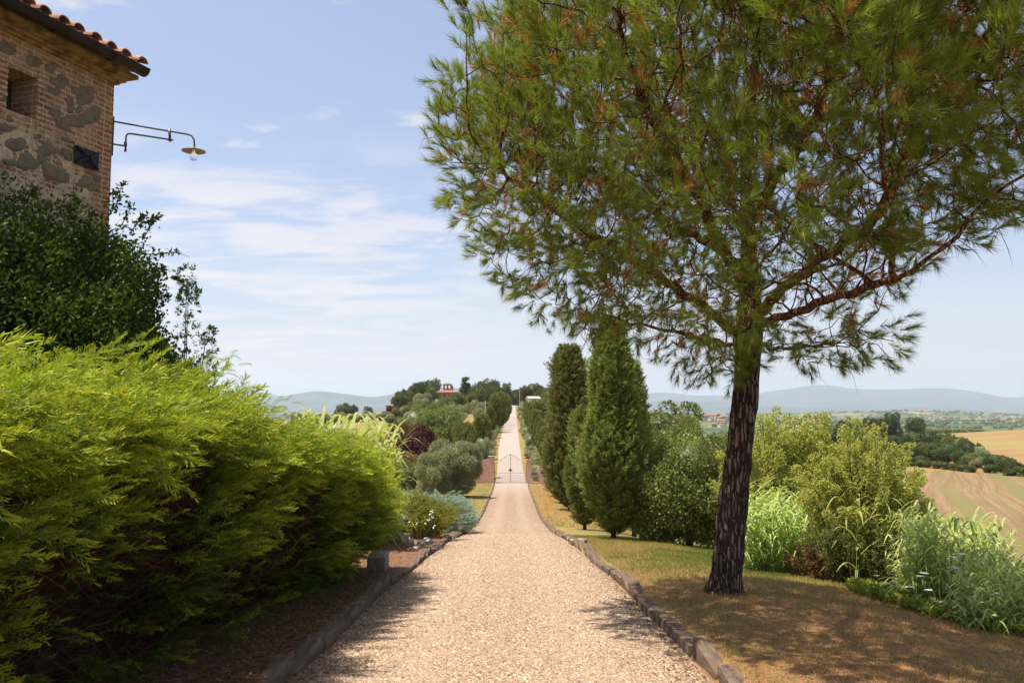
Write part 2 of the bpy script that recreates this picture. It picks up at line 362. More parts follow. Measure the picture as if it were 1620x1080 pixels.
# ---- the ground in all its zones
def groundmat():
    m, nt = newmat('ground'); p = N(nt, 'ShaderNodeNewGeometry').outputs['Position']
    x, y, z = sepxyz(nt, p); fl = comb(nt, x, y, 0.0)
    n01 = noise(nt, fl, .12, 5, .6); n1 = noise(nt, fl, .7, 6, .6); n8 = noise(nt, fl, 7, 6, .65); n40 = noise(nt, fl, 45, 4, .7)
    fine = mapr(nt, n40, .3, .7)
    # lawn: green with straw patches, pine litter close by the pine
    green = mix(nt, fine, (.075, .088, .018), (.165, .155, .042))
    straw = mix(nt, fine, (.21, .145, .052), (.36, .25, .11))
    rust = mix(nt, fine, (.17, .075, .032), (.37, .19, .088))
    dy_ = mapr(nt, n1, .36, .58)
    # greener with distance from the kerb, drier along it
    dryk = mapr(nt, x, 4.6, 2.2)
    dryness = M_(nt, 'ADD', M_(nt, 'MULTIPLY', dy_, .75), M_(nt, 'MULTIPLY', dryk, .35), clamp=True)
    fary = mapr(nt, y, 34, 60)
    lawn = mix(nt, dryness, green, straw)
    lawn = mix(nt, M_(nt, 'MULTIPLY', fary, .75), lawn, mix(nt, n8, (.27, .125, .050), (.31, .19, .072)))
    rp = M_(nt, 'POWER', M_(nt, 'ADD', M_(nt, 'POWER', M_(nt, 'SUBTRACT', x, 3.9), 2.0), M_(nt, 'MULTIPLY', M_(nt, 'POWER', M_(nt, 'SUBTRACT', y, 9.3), 2.0), .55)), .5)
    lit = M_(nt, 'MULTIPLY', mapr(nt, rp, 5.0, 2.4), mapr(nt, n1, .36, .60, .35, 1.0))
    lit = M_(nt, 'MULTIPLY', lit, mapr(nt, n8, .30, .62, .35, 1.0))
    lawn = mix(nt, lit, lawn, rust)
    # bark mulch on the left
    mv = N(nt, 'ShaderNodeTexVoronoi', {'Vector': vmul(nt, fl, (1.0, .6, 1)), 'Scale': 45.0})
    mulch = mix(nt, sepxyz(nt, mv.outputs['Color'])[0], (.09, .042, .027), (.31, .165, .112))
    verge = mix(nt, mapr(nt, n1, .4, .6), (.15, .15, .040), (.27, .19, .08))
    left = mix(nt, mapr(nt, y, 38, 42), mulch, verge)
    near = mix(nt, mapr(nt, x, -1, 0), left, lawn)
    # dry slopes beyond the gate
    slope = mix(nt, mapr(nt, n01, .38, .62), (.29, .165, .065), (.19, .17, .055))
    slope = mix(nt, mapr(nt, n8, .3, .8, 0, .5), slope, (.20, .17, .06))
    # meadow under the garden slope, right
    mead = mix(nt, mapr(nt, n1, .4, .6), (.11, .13, .03), (.19, .165, .05))
    # mown field with windrows
    s = M_(nt, 'SUBTRACT', M_(nt, 'MULTIPLY', x, .900), M_(nt, 'MULTIPLY', y, .436))
    s = M_(nt, 'ADD', s, M_(nt, 'MULTIPLY', noise(nt, fl, .006, 2), 9.0))
    al = M_(nt, 'ADD', M_(nt, 'MULTIPLY', x, .436), M_(nt, 'MULTIPLY', y, .900))
    st = noise(nt, comb(nt, M_(nt, 'MULTIPLY', s, .15), M_(nt, 'MULTIPLY', al, .002), 0.0), 1.0, 3, .6)
    st2 = noise(nt, comb(nt, M_(nt, 'MULTIPLY', s, .8), M_(nt, 'MULTIPLY', al, .012), 4.0), 1.0, 3, .7)
    fld = mix(nt, mapr(nt, st2, .35, .65), (.145, .092, .050), (.275, .190, .108))
    fld = mix(nt, mapr(nt, st, .47, .56, 0, .9), fld, (.135, .160, .045))
    fld = mix(nt, mapr(nt, n01, .35, .70, 0, .75), fld, (.205, .125, .070))
    fld = mix(nt, mapr(nt, n8, .3, .7, 0, .4), fld, (.20, .145, .07))
    # stubble hill
    gold = mix(nt, mapr(nt, noise(nt, comb(nt, M_(nt, 'MULTIPLY', x, .01), M_(nt, 'MULTIPLY', y, .05), 2.0), 1.0, 4), .35, .65), (.22, .138, .060), (.265, .178, .080))
    gold = mix(nt, mapr(nt, noise(nt, fl, .012, 3), .50, .62, 0, .55), gold, (.22, .215, .062))
    # patchwork of the plain
    warp = N(nt, 'ShaderNodeVectorMath', {0: fl, 1: vmul(nt, N(nt, 'ShaderNodeTexNoise', {'Vector': fl, 'Scale': .0012}).outputs['Color'], (500., 500., 0))}, operation='ADD').outputs[0]
    pv = N(nt, 'ShaderNodeTexVoronoi', {'Vector': vmul(nt, warp, (1.0, .55, 1)), 'Scale': .0034})
    pr = sepxyz(nt, pv.outputs['Color'])[0]
    plain = ramp(nt, pr, [(0, (.05, .085, .028)), (.3, (.09, .13, .04)), (.46, (.14, .14, .06)), (.60, (.29, .21, .12)), (.78, (.09, .12, .04)), (1, (.36, .28, .17))])
    plain = mix(nt, mapr(nt, noise(nt, fl, .004, 5), .48, .56), plain, (.05, .08, .03))
    c = slope
    inx = M_(nt, 'MULTIPLY', mapr(nt, x, -16, -12), mapr(nt, x, 15, 11))
    c = mix(nt, M_(nt, 'MULTIPLY', inx, mapr(nt, y, 101, 97)), c, near)
    e1 = M_(nt, 'MULTIPLY', mapr(nt, x, 7.0, 9.0), mapr(nt, y, 130, 100))
    c = mix(nt, e1, c, mead)
    fx = M_(nt, 'ADD', x, M_(nt, 'MULTIPLY', n1, 3.0))
    e2 = M_(nt, 'MULTIPLY', mapr(nt, fx, 22, 25), mapr(nt, M_(nt, 'ADD', y, M_(nt, 'MULTIPLY', x, .12)), 296, 288))
    c = mix(nt, M_(nt, 'MULTIPLY', mapr(nt, x, 45, 60), mapr(nt, y, 285, 295)), c, (.13, .135, .045))
    c = mix(nt, e2, c, fld)
    e3 = M_(nt, 'MULTIPLY', mapr(nt, M_(nt, 'SUBTRACT', x, M_(nt, 'MULTIPLY', y, .49)), -8, 8), M_(nt, 'MULTIPLY', mapr(nt, M_(nt, 'ADD', y, M_(nt, 'MULTIPLY', x, .12)), 300, 306), mapr(nt, y, 740, 700)))
    c = mix(nt, e3, c, gold)
    pd = M_(nt, 'MAXIMUM', mapr(nt, y, 760, 860), M_(nt, 'MAXIMUM', mapr(nt, x, -330, -380), mapr(nt, x, 640, 700)))
    c = mix(nt, pd, c, plain)
    h = M_(nt, 'ADD', n40, M_(nt, 'MULTIPLY', n8, 1.5))
    out(nt, bsdf(nt, c, .95, h, .8, .03, .1)); return m
MAT['ground'] = groundmat()

# ------------------------------------------------------------------ ground, drive, mountains
def axis(segs):
    a = []
    for (s, e, st) in segs: a += list(np.arange(s, e, st))
    return np.array(a)
xs = np.concatenate([-np.geomspace(14, 40000, 44)[::-1], axis([(-13.5, -2.3, .5)]), [-2.14, -2.06, -1.98, -1.9], axis([(-1.7, 1.6, .5)]), [1.64, 1.70, 1.78, 1.86, 1.94], axis([(2.1, 12, .3)]), np.geomspace(12.2, 40000, 60)])
ys = np.concatenate([[-400, -150, -80, -40, -20, -10], axis([(-5, 45, .4), (45, 130, 1.2)]), np.geomspace(131, 34000, 130)])
def gridmesh(xs, ys, zf):
    X, Y = np.meshgrid(xs, ys); Z = zf(X.ravel(), Y.ravel())
    V = np.stack([X.ravel(), Y.ravel(), Z], 1); nx, ny = len(xs), len(ys)
    i, j = np.meshgrid(np.arange(nx-1), np.arange(ny-1)); a = (j*nx + i).ravel()
    return V, np.stack([a, a+1, a+nx+1, a+nx], 1)
V, Fc = gridmesh(xs, ys, HG)
tag(mesh('ground', V, Fc, MAT['ground'], smooth=True), kind='structure')
u = np.linspace(-1, 1, 9)
ys = np.concatenate([axis([(-5, 45, .5), (45, 130, 2)]), np.geomspace(131, 640, 60)])
U, Y = np.meshgrid(u, ys)
hw = np.where(Y < 100, 1.84, 1.75)
X = road_c(Y) + U * hw
Z = HR(X.ravel(), Y.ravel()) + (.045 * (1 - U.ravel()**2))
Z = np.where(Y.ravel() > 100, Z + .03, Z)
V = np.stack([X.ravel(), Y.ravel(), Z], 1); nx, ny = len(u), len(ys)
i, j = np.meshgrid(np.arange(nx-1), np.arange(ny-1)); a = (j*nx + i).ravel()
tag(mesh('gravel_driveway', V, np.stack([a, a+1, a+nx+1, a+nx], 1), MAT['gravel'], smooth=True), kind='structure')

def mountains(name, pts, Y0, depth, seed, colr):
    m, nt = newmat(name + '_slopes'); p = N(nt, 'ShaderNodeNewGeometry').outputs['Position']
    nz = noise(nt, p, .0016, 7, .6)
    out(nt, bsdf(nt, mix(nt, mapr(nt, nz, .4, .6), colr, tuple(c*1.9 for c in colr)), .95, None)); m_ = m
    pxs = [a for a, b in pts]; el = [b for a, b in pts]
    xs = np.linspace((pxs[0]-810)/F*Y0, (pxs[-1]-810)/F*Y0, 420)
    vs = np.linspace(-1, 1, 60)
    def zf(x, y):
        t = (y - Y0) / depth
        crest = (648 - pchip_eval(pxs, el, x / Y0 * F + 810)) / F * Y0
        crest = crest + 56
        rid = np.abs(fbm(x/1500, y/1500, seed, 5) - .5) * 2
        side = np.clip(1 - np.abs(t), 0, 1) ** 1.15
        return -58 + crest * side * (1 - .42 * rid * np.clip(np.abs(t)*3, 0, 1)) + 20 * (fbm(x/260, y/260, seed+9, 3)-.5) * side
    V, Fc = gridmesh(xs, Y0 + vs*depth, zf)
    tag(mesh(name, V, Fc, m_, smooth=True), kind='structure')
mountains('mountains', [(-1400,640),(-900,622),(-400,612),(0,612),(200,620),(340,617),(400,618),(460,628),(560,636),(700,640),(900,632),(1000,624),(1050,620),(1100,625),(1180,623),(1240,615),(1300,608),(1350,614),(1400,615),(1480,612.5),(1530,617),(1590,628),(1660,624),(1900,610),(2300,622),(2900,640)], 24000, 5200, 3, (.030, .040, .040))
mountains('hills', [(-900,640),(-300,630),(200,640),(400,638),(440,628),(470,622),(505,618),(550,623),(590,627),(640,620),(700,612),(780,618),(860,628),(960,640),(1040,634),(1130,634),(1200,641),(1300,644),(1500,645)], 17000, 2600, 11, (.030, .044, .038))

# ------------------------------------------------------------------ foliage tools
def unit(a): return a / (np.linalg.norm(a, axis=-1, keepdims=True) + 1e-9)
def frames(f, up=None, roll=None):
    f = unit(np.asarray(f, float)); n = len(f)
    if up is None: up = rng.normal(size=(n, 3))
    s = unit(np.cross(f, up)); u = np.cross(s, f)
    return np.stack([s, f, u], 2)            # columns: side, forward, up
def pack(temps, pos, Rm, scale, var, cat=None):
    pos = np.asarray(pos, float); m = len(pos)
    which = rng.integers(0, len(temps), m) if len(temps) > 1 else np.zeros(m, int)
    scale = np.broadcast_to(scale, (m,)); VV = []; FF = []; TT = []; VR = []; off = 0
    for k, (tv, tf, tt) in enumerate(temps):
        idx = np.nonzero(which == k)[0]
        if not len(idx): continue
        v = np.einsum('mij,nj->mni', Rm[idx], tv) * scale[idx][:, None, None] + pos[idx][:, None, :]
        n = len(tv); f = (tf[None] + (np.arange(len(idx)) * n)[:, None, None] + off)
        VV.append(v.reshape(-1, 3)); FF.append(f.reshape(-1, tf.shape[1])); TT.append(np.tile(tt, len(idx)))
        VR.append(np.repeat(var[idx], n)); off += n * len(idx)
    return np.concatenate(VV), np.concatenate(FF), np.concatenate(TT), np.concatenate(VR)
def core_vf(prof, k, seed, sides=18, tri=False, cz=0.0):
    """rough inner mass of a crown: rings of (height, rx, ry)"""
    n = len(prof); V = []
    for i, (z, rx, ry) in enumerate(prof):
        th = np.arange(sides)*2*math.pi/sides; q = k*(.8 + .45*vnoise(np.cos(th)*1.7+seed*2.3+z*1.9, np.sin(th)*1.7+z*1.3, seed))
        V.append(np.stack([np.cos(th)*rx*q, np.sin(th)*ry*q, np.full(sides, z)], 1))
    i, j = np.meshgrid(np.arange(n-1), np.arange(sides), indexing='ij'); j2 = (j+1) % sides
    a, b, c, d = (i*sides+j).ravel(), (i*sides+j2).ravel(), ((i+1)*sides+j2).ravel(), ((i+1)*sides+j).ravel()
    Fq = np.concatenate([np.stack([a, b, c], 1), np.stack([a, c, d], 1)]) if tri else np.stack([a, b, c, d], 1)
    return np.concatenate(V), Fq
def scatter(name, temps, pos, Rm, scale, var, mat, parent=None, core=None):
    V, Fc, t, v = pack(temps, pos, Rm, scale, np.asarray(var, float))
    if core is not None:
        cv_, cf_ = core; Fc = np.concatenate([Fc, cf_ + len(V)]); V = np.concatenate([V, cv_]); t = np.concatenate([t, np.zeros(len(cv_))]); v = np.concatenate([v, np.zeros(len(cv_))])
    return mesh(name, V, Fc, mat, parent, attrs={'t': t, 'v': v})
def T(v, f, t): return np.array(v, float), np.array(f, int), np.array(t, float)
LEAF = [T([(0,0,0),(.32,.45,.06),(0,1,-.05),(-.32,.45,.06)], [(0,1,2,3)], [0,.5,1,.5]),
        T([(0,0,0),(.24,.55,.10),(0.05,1,.0),(-.26,.5,.02)], [(0,1,2,3)], [0,.5,1,.5])]
SLIM = [T([(0,0,0),(.12,.5,.04),(0,1,-.03),(-.12,.5,.04)], [(0,1,2,3)], [0,.5,1,.5])]
def sprig(n, L, w, spread, seed):
    """a short twig end carrying n slim leaves, as quads"""
    r = np.random.default_rng(seed); V = []; Fc = []; t = []
    for k in range(n):
        a = r.uniform(0, 2*math.pi); b = (k + .5) / n; o = np.array([0, b*.6, 0])
        d = unit(np.array([math.cos(a)*spread, r.uniform(.35, .9), math.sin(a)*spread]))
        s = unit(np.cross(d, r.normal(size=3))); l = L * r.uniform(.7, 1.15)
        i = len(V); V += [o, o + d*l*.5 + s*w, o + d*l, o + d*l*.5 - s*w]; Fc.append((i, i+1, i+2, i+3)); t += [.1+.5*b, .5+.3*b, 1, .5+.3*b]
    return T(V, Fc, t)
SPRIG = [sprig(9, .5, .13, .9, s) for s in range(5)]
SPRIGO = [sprig(10, .6, .06, .7, 20+s) for s in range(5)]
def frond(seed, nside=9, droop=.18, wid=.30, bl=5, bw=.016, bll=.09):
    """feathery spray of a conifer: bent axis with side shoots, each set with narrow blades (triangles)"""
    r = np.random.default_rng(seed); V = []; Fc = []; t = []
    def ax(s): return np.array([.05*math.sin(3*s+seed), s, .22*s - droop*2.2*s*s])
    def blade(o, d, n, l, w, tt):
        s = unit(np.cross(d, n)); i = len(V)
        V.extend([o - s*w, o + s*w, o + d*l]); Fc.append((i, i+1, i+2)); t.extend([tt*.8, tt*.8, min(1, tt+.15)])
    for k in range(nside):
        s = .08 + .86 * k / nside; o = ax(s); fw = unit(ax(s+.05) - o)
        for sd_ in (-1, 1):
            l = wid * (1 - .75*s) * r.uniform(.75, 1.2) + .05
            d = unit(fw*1.15 + np.array([sd_*.95, 0, r.uniform(-.25, .45)]))
            for q in range(bl):
                b = (q + .3) / bl; oo = o + d*l*b; nn = r.normal(size=3)
                dd = unit(d + r.normal(size=3)*.42 + fw*.25); blade(oo, dd, nn, bll*r.uniform(.8, 1.3), bw, min(1, .25 + .55*s + .3*b))
    for q in range(6):
        o = ax(.80 + .03*q); blade(o, unit(np.array([r.normal()*.25, 1, .1+r.normal()*.2])), r.normal(size=3), .1, .012, .98)
    # thin axis
    for k in range(4):
        a, b = ax(k/4), ax((k+1)/4); i = len(V); V.extend([a + (.008, 0, 0), a - (.008, 0, 0), b]); Fc.append((i, i+1, i+2)); t.extend([.1, .1, .2])
    return T(V, Fc, t)
FROND = [frond(s, 11, .18, .30, 6, .0115, .075) for s in range(8)]
FROND_S = [frond(40+s, 6, .05, .22, 3) for s in range(6)]
FROND_C = [frond(60+s, 5, .02, .26, 3, .034, .19) for s in range(6)]
def rdir(n): return unit(rng.normal(size=(n, 3)))
def tree_wood(base, top, r0, limbs, mat, parent, bend=.1, name='trunk'):
    """tapered trunk with limbs reaching the given points"""
    b = MB(); base = np.array(base, float); top = np.array(top, float)
    n = 7; s = np.linspace(0, 1, n); H = top[2] - base[2]
    pts = base + (top-base)*s[:, None] + np.stack([np.sin(s*4+base[0])*bend*H*.2, np.cos(s*3+base[1])*bend*H*.2, 0*s], 1) * s[:, None]
    rad = r0 * (1 - .7*s); rad[0] *= 1.35
    b.tube(pts, rad, 8)
    for L in limbs:
        L = np.array(L, float); k = rng.uniform(.25, .8); o = base + (top-base)*k
        o = pts[int(k*(n-1))]; m = (o + L)/2 + np.array([0, 0, .08*np.linalg.norm(L-o)])
        b.tube([o, m, L], [r0*.42*(1-k*.4), r0*.25, r0*.06], 5)
    return b.build(name, mat, parent, smooth=True)
def crown_points(c, rx, ry, rz, nclump, cr, nleaf, hollow=.55, flat=0.0, seed=None):
    """leaf places gathered in clumps through an uneven crown; returns positions, outward directions, clump value"""
    r = np.random.default_rng(seed if seed is not None else int(rng.integers(1e9)))
    d = unit(r.normal(size=(nclump, 3))); d[:, 2] = np.where(d[:, 2] < -.92, -d[:, 2]*.5, d[:, 2]); rad = hollow + (1-hollow) * r.uniform(0, 1, nclump)**.6
    rad *= r.uniform(.82, 1.1, nclump)
    C = d * rad[:, None] * np.array([rx, ry, rz]); cs = cr * r.uniform(.6, 1.4, nclump)
    w = cs**2; w /= w.sum(); k = r.choice(nclump, nleaf, p=w)
    e = unit(r.normal(size=(nleaf, 3)) + d[k]*.55); rr = r.uniform(.25, 1.0, nleaf)**.45
    p = C[k] + e * (cs[k]*rr)[:, None] * np.array([1, 1, .85])
    cv = r.uniform(0, 1, nclump)[k]
    return np.array(c) + p, e, cv, C + np.array(c)
def broadleaf(name, label, cat, base, h, rx, ry=None, mat='oak', ncl=40, nleaf=9000, leaf=.12, th=.06, seed=1, group=None, bark='bark', temps=None, cr=.30, r0=None, hollow=.5, limbs=7, core=.66):
    ry = ry or rx; base = np.array(base, float); root = empty(name, base, label, cat, group)
    rz = h*(1-th)/2*.92; c = np.array([0, 0, h*th + rz*1.02])
    p, e, cv, C = crown_points(c, rx*.85, ry*.85, rz*.9, ncl, cr*min(rx, rz*1.4), nleaf, hollow, seed=seed)
    f = unit(e*.7 + rdir(nleaf)*.8 + np.array([0, 0, .15])); 
    keep = p[:, 2] > .04
    p, f, cv = p[keep], f[keep], cv[keep]
    v = np.clip(.55*cv + .45*rng.uniform(0, 1, len(p)), 0, 1)
    ph = np.linspace(.05, math.pi-.05, 12); prof = [(c[2]-math.cos(a)*rz*.9*.8, rx*.85*math.sin(a), ry*.85*math.sin(a)) for a in ph]
    scatter('crown', temps or LEAF, p, frames(f), leaf*rng.uniform(.7, 1.3, len(p)), v, MAT[mat], root, core_vf(prof, core, seed))
    sel = C[rng.choice(len(C), min(limbs, len(C)), replace=False)]
    tree_wood((0, 0, -.15), (rng.normal()*.05*h, rng.normal()*.05*h, h*.62), r0 or max(.05, .035*h), sel, MAT[bark], root)
    return root
def cypress(name, label, base, h, r, seed, mat='cypress', n=2600, size=.42, group=None, prof=0, gap=.35, tr=.07, cat='cypress'):
    root = empty(name, base, label, cat, group); rg = np.random.default_rng(seed)
    s = rg.uniform(0, 1, n)**.85
    PR = ([0, .03, .10, .25, .42, .62, .85, 1], [.12, .35, .72, 1, .96, .72, .40, .03]) if prof == 0 else ([0, .03, .10, .28, .5, .75, .9, 1], [.15, .38, .70, .95, 1, .85, .58, .08])
    R_ = np.interp(s, *PR) * (1 + .10*np.sin(s*15+seed))
    a = rg.uniform(0, 2*math.pi, n)
    lob = 1 + (.34 if prof == 0 else .50)*(vnoise(a*1.6+seed*3, s*5.5, seed) - .5)*2 + .24*(vnoise(a*3.4, s*13, seed+5)-.5)*2
    rr = r * R_ * lob * (1 - .45*rg.uniform(0, 1, n)**2.2)
    z = .18 + s*(h-.25)
    stk = (rg.uniform(0, 1, n) < .06); rr = rr*np.where(stk, rg.uniform(1.05, 1.25, n), 1)
    p = np.stack([np.cos(a)*rr, np.sin(a)*rr, z], 1) + rg.normal(size=(n, 3))*.045*r
    o = np.stack([np.cos(a), np.sin(a), 0*a], 1); lean = rg.uniform(.15, .95, n)
    f = o*lean[:, None] + np.array([0, 0, 1.0]) + rg.normal(size=(n, 3))*.25
    v = np.clip(.85*(vnoise(a*2.2+seed, s*11, seed+2)-.15) + .35*rg.uniform(0, 1, n) - .1, 0, 1)
    sp_ = np.linspace(.01, .93, 16); Rp = np.interp(sp_, *PR)
    scatter('crown', FROND_C, p, frames(f, o + rg.normal(size=(n, 3))*.6), size*rg.uniform(.6, 1.25, n), v, MAT[mat], root, core_vf([(.16+a*(h-.25), r*b_, r*b_) for a, b_ in zip(sp_, Rp)], .60, seed, tri=True))
    b = MB(); b.tube([(0,0,-.2), (.02,0,h*.3), (0,.02,h*.6), (0,0,h*.9)], [tr*1.3, tr, tr*.6, .01], 7)
    for k in range(14):
        q = rg.uniform(0, 6.28); zz = rg.uniform(.06, .55)*h; L = r*.6
        b.tube([(0,0,zz), (math.cos(q)*L*.6, math.sin(q)*L*.6, zz+L*.35), (math.cos(q)*L, math.sin(q)*L, zz+L*1.1)], [tr*.35, tr*.2, .008], 4)
    b.build('trunk', MAT['bark'], root, smooth=True)
    return root
def stem_shrub(name, label, cat, base, rx, ry, h, nst, lps, leaf, mat, seed=1, group=None, spread=.8, droop=.25, temps=None, wood='twig', ls=.0, hvar=.35, sr=.010, basal=.5, v0=0, kind=None):
    """shrub of many arching stems with leaves set along each one"""
    root = empty(name, base, label, cat, group); rg = np.random.default_rng(seed)
    if kind: root['kind'] = kind
    a = rg.uniform(0, 2*math.pi, nst); q = rg.uniform(0, 1, nst)**.5
    foot = np.stack([np.cos(a)*q*rx*basal, np.sin(a)*q*ry*basal, -.05 + 0*a], 1)
    H = h * (1 - .45*q**2) * rg.uniform(1-hvar, 1.0, nst)
    tip = np.stack([np.cos(a)*q*rx*spread, np.sin(a)*q*ry*spread, H], 1) + rg.normal(size=(nst, 3))*np.array([.08*rx, .08*ry, 0])
    ctl = foot*.45 + tip*.55 + np.array([0, 0, 1])*(H*(.18+droop))[:, None] - (tip-foot)*np.array([.18, .18, 0])
    s = np.linspace(0, 1, 6)[:, None]
    b = MB()
    for i in range(nst):
        c = (1-s)**2*foot[i] + 2*s*(1-s)*ctl[i] + s*s*tip[i]
        b.tube(c, np.linspace(sr*1.5, sr*.3, 6), 3, caps=False)
    b.build('stems', MAT[wood], root)
    k = np.repeat(np.arange(nst), lps); n = len(k); u = (rg.uniform(ls, 1, n)**.8)[:, None]
    p = (1-u)**2*foot[k] + 2*u*(1-u)*ctl[k] + u*u*tip[k]; tg = unit(2*(1-u)*(ctl[k]-foot[k]) + 2*u*(tip[k]-ctl[k]))
    off = unit(rg.normal(size=(n, 3))); p = p + off * (leaf*.8 + .05*h*(1-u)*rg.uniform(0, 1, (n, 1)))
    f = unit(tg*.7 + off*1.0)
    v = np.clip(.5*rg.uniform(0, 1, n) + .5*rg.uniform(0, 1, nst)[k] + v0, 0, 1)
    scatter('foliage', temps or LEAF, p, frames(f), leaf*rg.uniform(.65, 1.3, n), v, MAT[mat], root)
    return root
def reeds(name, label, feet, hmin, hmax, seed, mat='reed', lw=.022, nl=11, plume=0.0, lean=.12):
    rg = np.random.default_rng(seed); V = []; Fc = []; vv = []; tt = []; off = 0
    nseg = 5
    for (x, y) in feet:
        z = gz(x, y); H = rg.uniform(hmin, hmax); ln = rg.normal(size=2)*lean; r = rg.uniform(0, 1)
        top = np.array([ln[0]*H, ln[1]*H, H]); o = np.array([x, y, z-.1])
        # stalk: a 3-sided taper
        w = .008
        for e in range(3):
            q = e*2.09; V.append(o + (w*math.cos(q), w*math.sin(q), 0))
        V.append(o + top*.92); i = off
        Fc += [(i, i+1, i+3, i+3), (i+1, i+2, i+3, i+3), (i+2, i, i+3, i+3)]; vv += [r]*4; tt += [.2, .2, .2, .6]; off += 4
        for k in range(nl):
            s = .12 + .84*(k/nl); a = k*2.4 + rg.uniform(0, 1.2); L = H*rg.uniform(.28, .45)*(1-.35*s); st = o + top*s
            dh = np.array([math.cos(a), math.sin(a), 0]); sd_ = np.array([-dh[1], dh[0], 0])
            up = rg.uniform(.9, 1.7); bend = rg.uniform(.6, 1.9)
            lv = r*.5 + rg.uniform(0, .5)
            for q in range(nseg+1):
                b = q/nseg; c = st + dh*L*b*.8 + np.array([0, 0, L*(up*b - bend*b*b)])*.75
                ww = lw*(1 - b**2.2)*(.55+.45*min(1, b*5)) + .001; V += [c - sd_*ww, c + sd_*ww]
                vv += [lv, lv]; tt += [.3+.7*b]*2
            for q in range(nseg): i = off+2*q; Fc.append((i, i+1, i+3, i+2))
            off += 2*(nseg+1)
    return tag(mesh(name, np.array(V), np.array(Fc), MAT[mat], attrs={'v': vv, 't': tt}), label=label, cat='reeds', kind='stuff')

# ------------------------------------------------------------------ the umbrella pine
def pine():
    Y0 = 12.9
    b0 = GP(1147, 938); Y0 = float(b0[1]); base = np.array([b0[0], Y0, b0[2]])
    root = empty('umbrella_pine', base, 'tall umbrella pine with dark furrowed trunk and wide crown on the lawn', 'pine tree')
    Q = lambda x, y, dy=0: P(x, y, Y0+dy) - base
    tr = np.array([Q(1145, 960), Q(1147, 935), Q(1150, 900), Q(1157, 830), Q(1164, 760), Q(1172, 690), Q(1180, 620), Q(1184, 560), Q(1187, 510), Q(1186, 450), Q(1184, 380), Q(1181, 300), Q(1184, 200), Q(1196, 90), Q(1205, -20)])
    pxm = F / Y0
    rad = .86*np.array([34, 32, 28, 27, 25.5, 24, 23, 23, 24, 17, 14.5, 12, 9.5, 7, 4]) / pxm
    # resample trunk and give it a furrowed skin
    s = np.linspace(0, len(tr)-1, 150); i = np.clip(s.astype(int), 0, len(tr)-2); f = (s-i)[:, None]
    cr_ = lambda A: np.array([pchip_eval(np.arange(len(tr)), A[:, k], s) for k in range(A.shape[1])]).T
    pts = cr_(tr); rr = cr_(rad[:, None])[:, 0]
    sides = 72; V, Fc = tube_vf(pts, rr, sides)
    ring = np.repeat(np.arange(150), sides); th = np.tile(np.arange(sides), 150) * 2*math.pi/sides
    zz = pts[ring, 2]
    fur = fbm(th*3.5 + 2.0*vnoise(th*2, zz*1.5, 3), zz*2.2, 21, 3); fur = np.where(th > 5.2, fur*(6.283-th)/1.083 + fbm((th-6.283)*3.5, zz*2.2, 21, 3)*(1-(6.283-th)/1.083), fur)
    gro = np.abs(fur - .5)*2; d = (gro**.6 - .5) * .055 * np.clip(rr[ring]/.2, .2, 1)
    flare = np.clip(1 - zz/.35, 0, 1)**2 * .08 * (1 + .5*np.sin(th*5))
    kn = .05*np.exp(-((zz-3.6)/.16)**2 - ((np.mod(th-4.2+math.pi, 2*math.pi)-math.pi)/.5)**2)
    nv = V[:len(ring)] - pts[ring]; nv = unit(nv); V[:len(ring)] += nv * (d + flare*rr[ring]*1.6 + kn)[:, None]
    mesh('trunk', V, [tuple(q) for q in Fc], MAT['bark_pine'], root, smooth=True)
    # limbs by control points in the photograph's frame, then small branches grown towards the crown volume
    limbs = [([(1176,535,0),(1110,482,-.5),(1040,432,-1.0),(960,385,-1.5),(870,325,-1.9),(790,262,-2.2)], 15),
             ([(1184,425,0),(1120,385,.1),(1060,350,.2),(980,300,.4),(900,235,.6)], 9),
             ([(1196,500,0),(1250,448,-.2),(1320,395,-.4),(1395,335,-.7),(1430,250,-1.1),(1500,140,-1.6),(1580,40,-2.0)], 16),
             ([(1262,442,-.2),(1330,415,.2),(1400,380,.7),(1500,345,1.2),(1610,330,1.8)], 9),
             ([(1200,548,0),(1250,552,-.6),(1320,545,-1.4)], 4),
             ([(1184,360,0),(1230,280,-1.2),(1290,180,-2.2),(1330,60,-3.0)], 11),
             ([(1185,410,0),(1160,320,1.4),(1110,210,2.8),(1080,140,3.4)], 9),
             ([(1185,470,0),(1130,370,-1.3),(1060,230,-2.5),(990,100,-3.0)], 10),
             ([(1186,440,0),(1260,350,1.4),(1350,260,2.8),(1430,200,3.6)], 9),
             ([(1183,300,0),(1120,200,.6),(1050,110,1.0),(960,30,1.4)], 8),
             ([(1190,250,0),(1270,120,.8),(1350,20,1.4)], 7),
             ([(1172,545,0),(1120,540,.8),(1050,520,1.6),(960,500,2.4)], 5),
             ([(1190,520,0),(1240,500,-1.5),(1330,470,-2.6),(1420,440,-3.0)], 7)]
    nodes = [pts[60]]; par = [-1]
    def addline(P_, parent):
        for q in P_:
            nodes.append(q); par.append(parent); parent = len(nodes)-1
        return parent
    n0 = len(nodes); addline(pts[62:150:2], 0)
    for cps, r in limbs:
        A = np.array([Q(a_, b_, (d_*.45 if d_ > 0 else d_) - max(0, (a_-1240)/330)*2.1) for a_, b_, d_ in cps]); s_ = np.linspace(0, len(A)-1, (len(A)-1)*5+1)
        A = np.array([pchip_eval(np.arange(len(A)), A[:, k], s_) for k in range(3)]).T
        A[1:] += rng.normal(size=(len(A)-1, 3))*.025
        near = int(np.argmin(np.linalg.norm(np.array(nodes) - A[0], axis=1)))
        addline(A[1:], near)
    c = np.array([2.92, 10.95, 3.75]) - base; rxy = 3.68
    # attraction points
    K = 10500; a = []
    cs = []
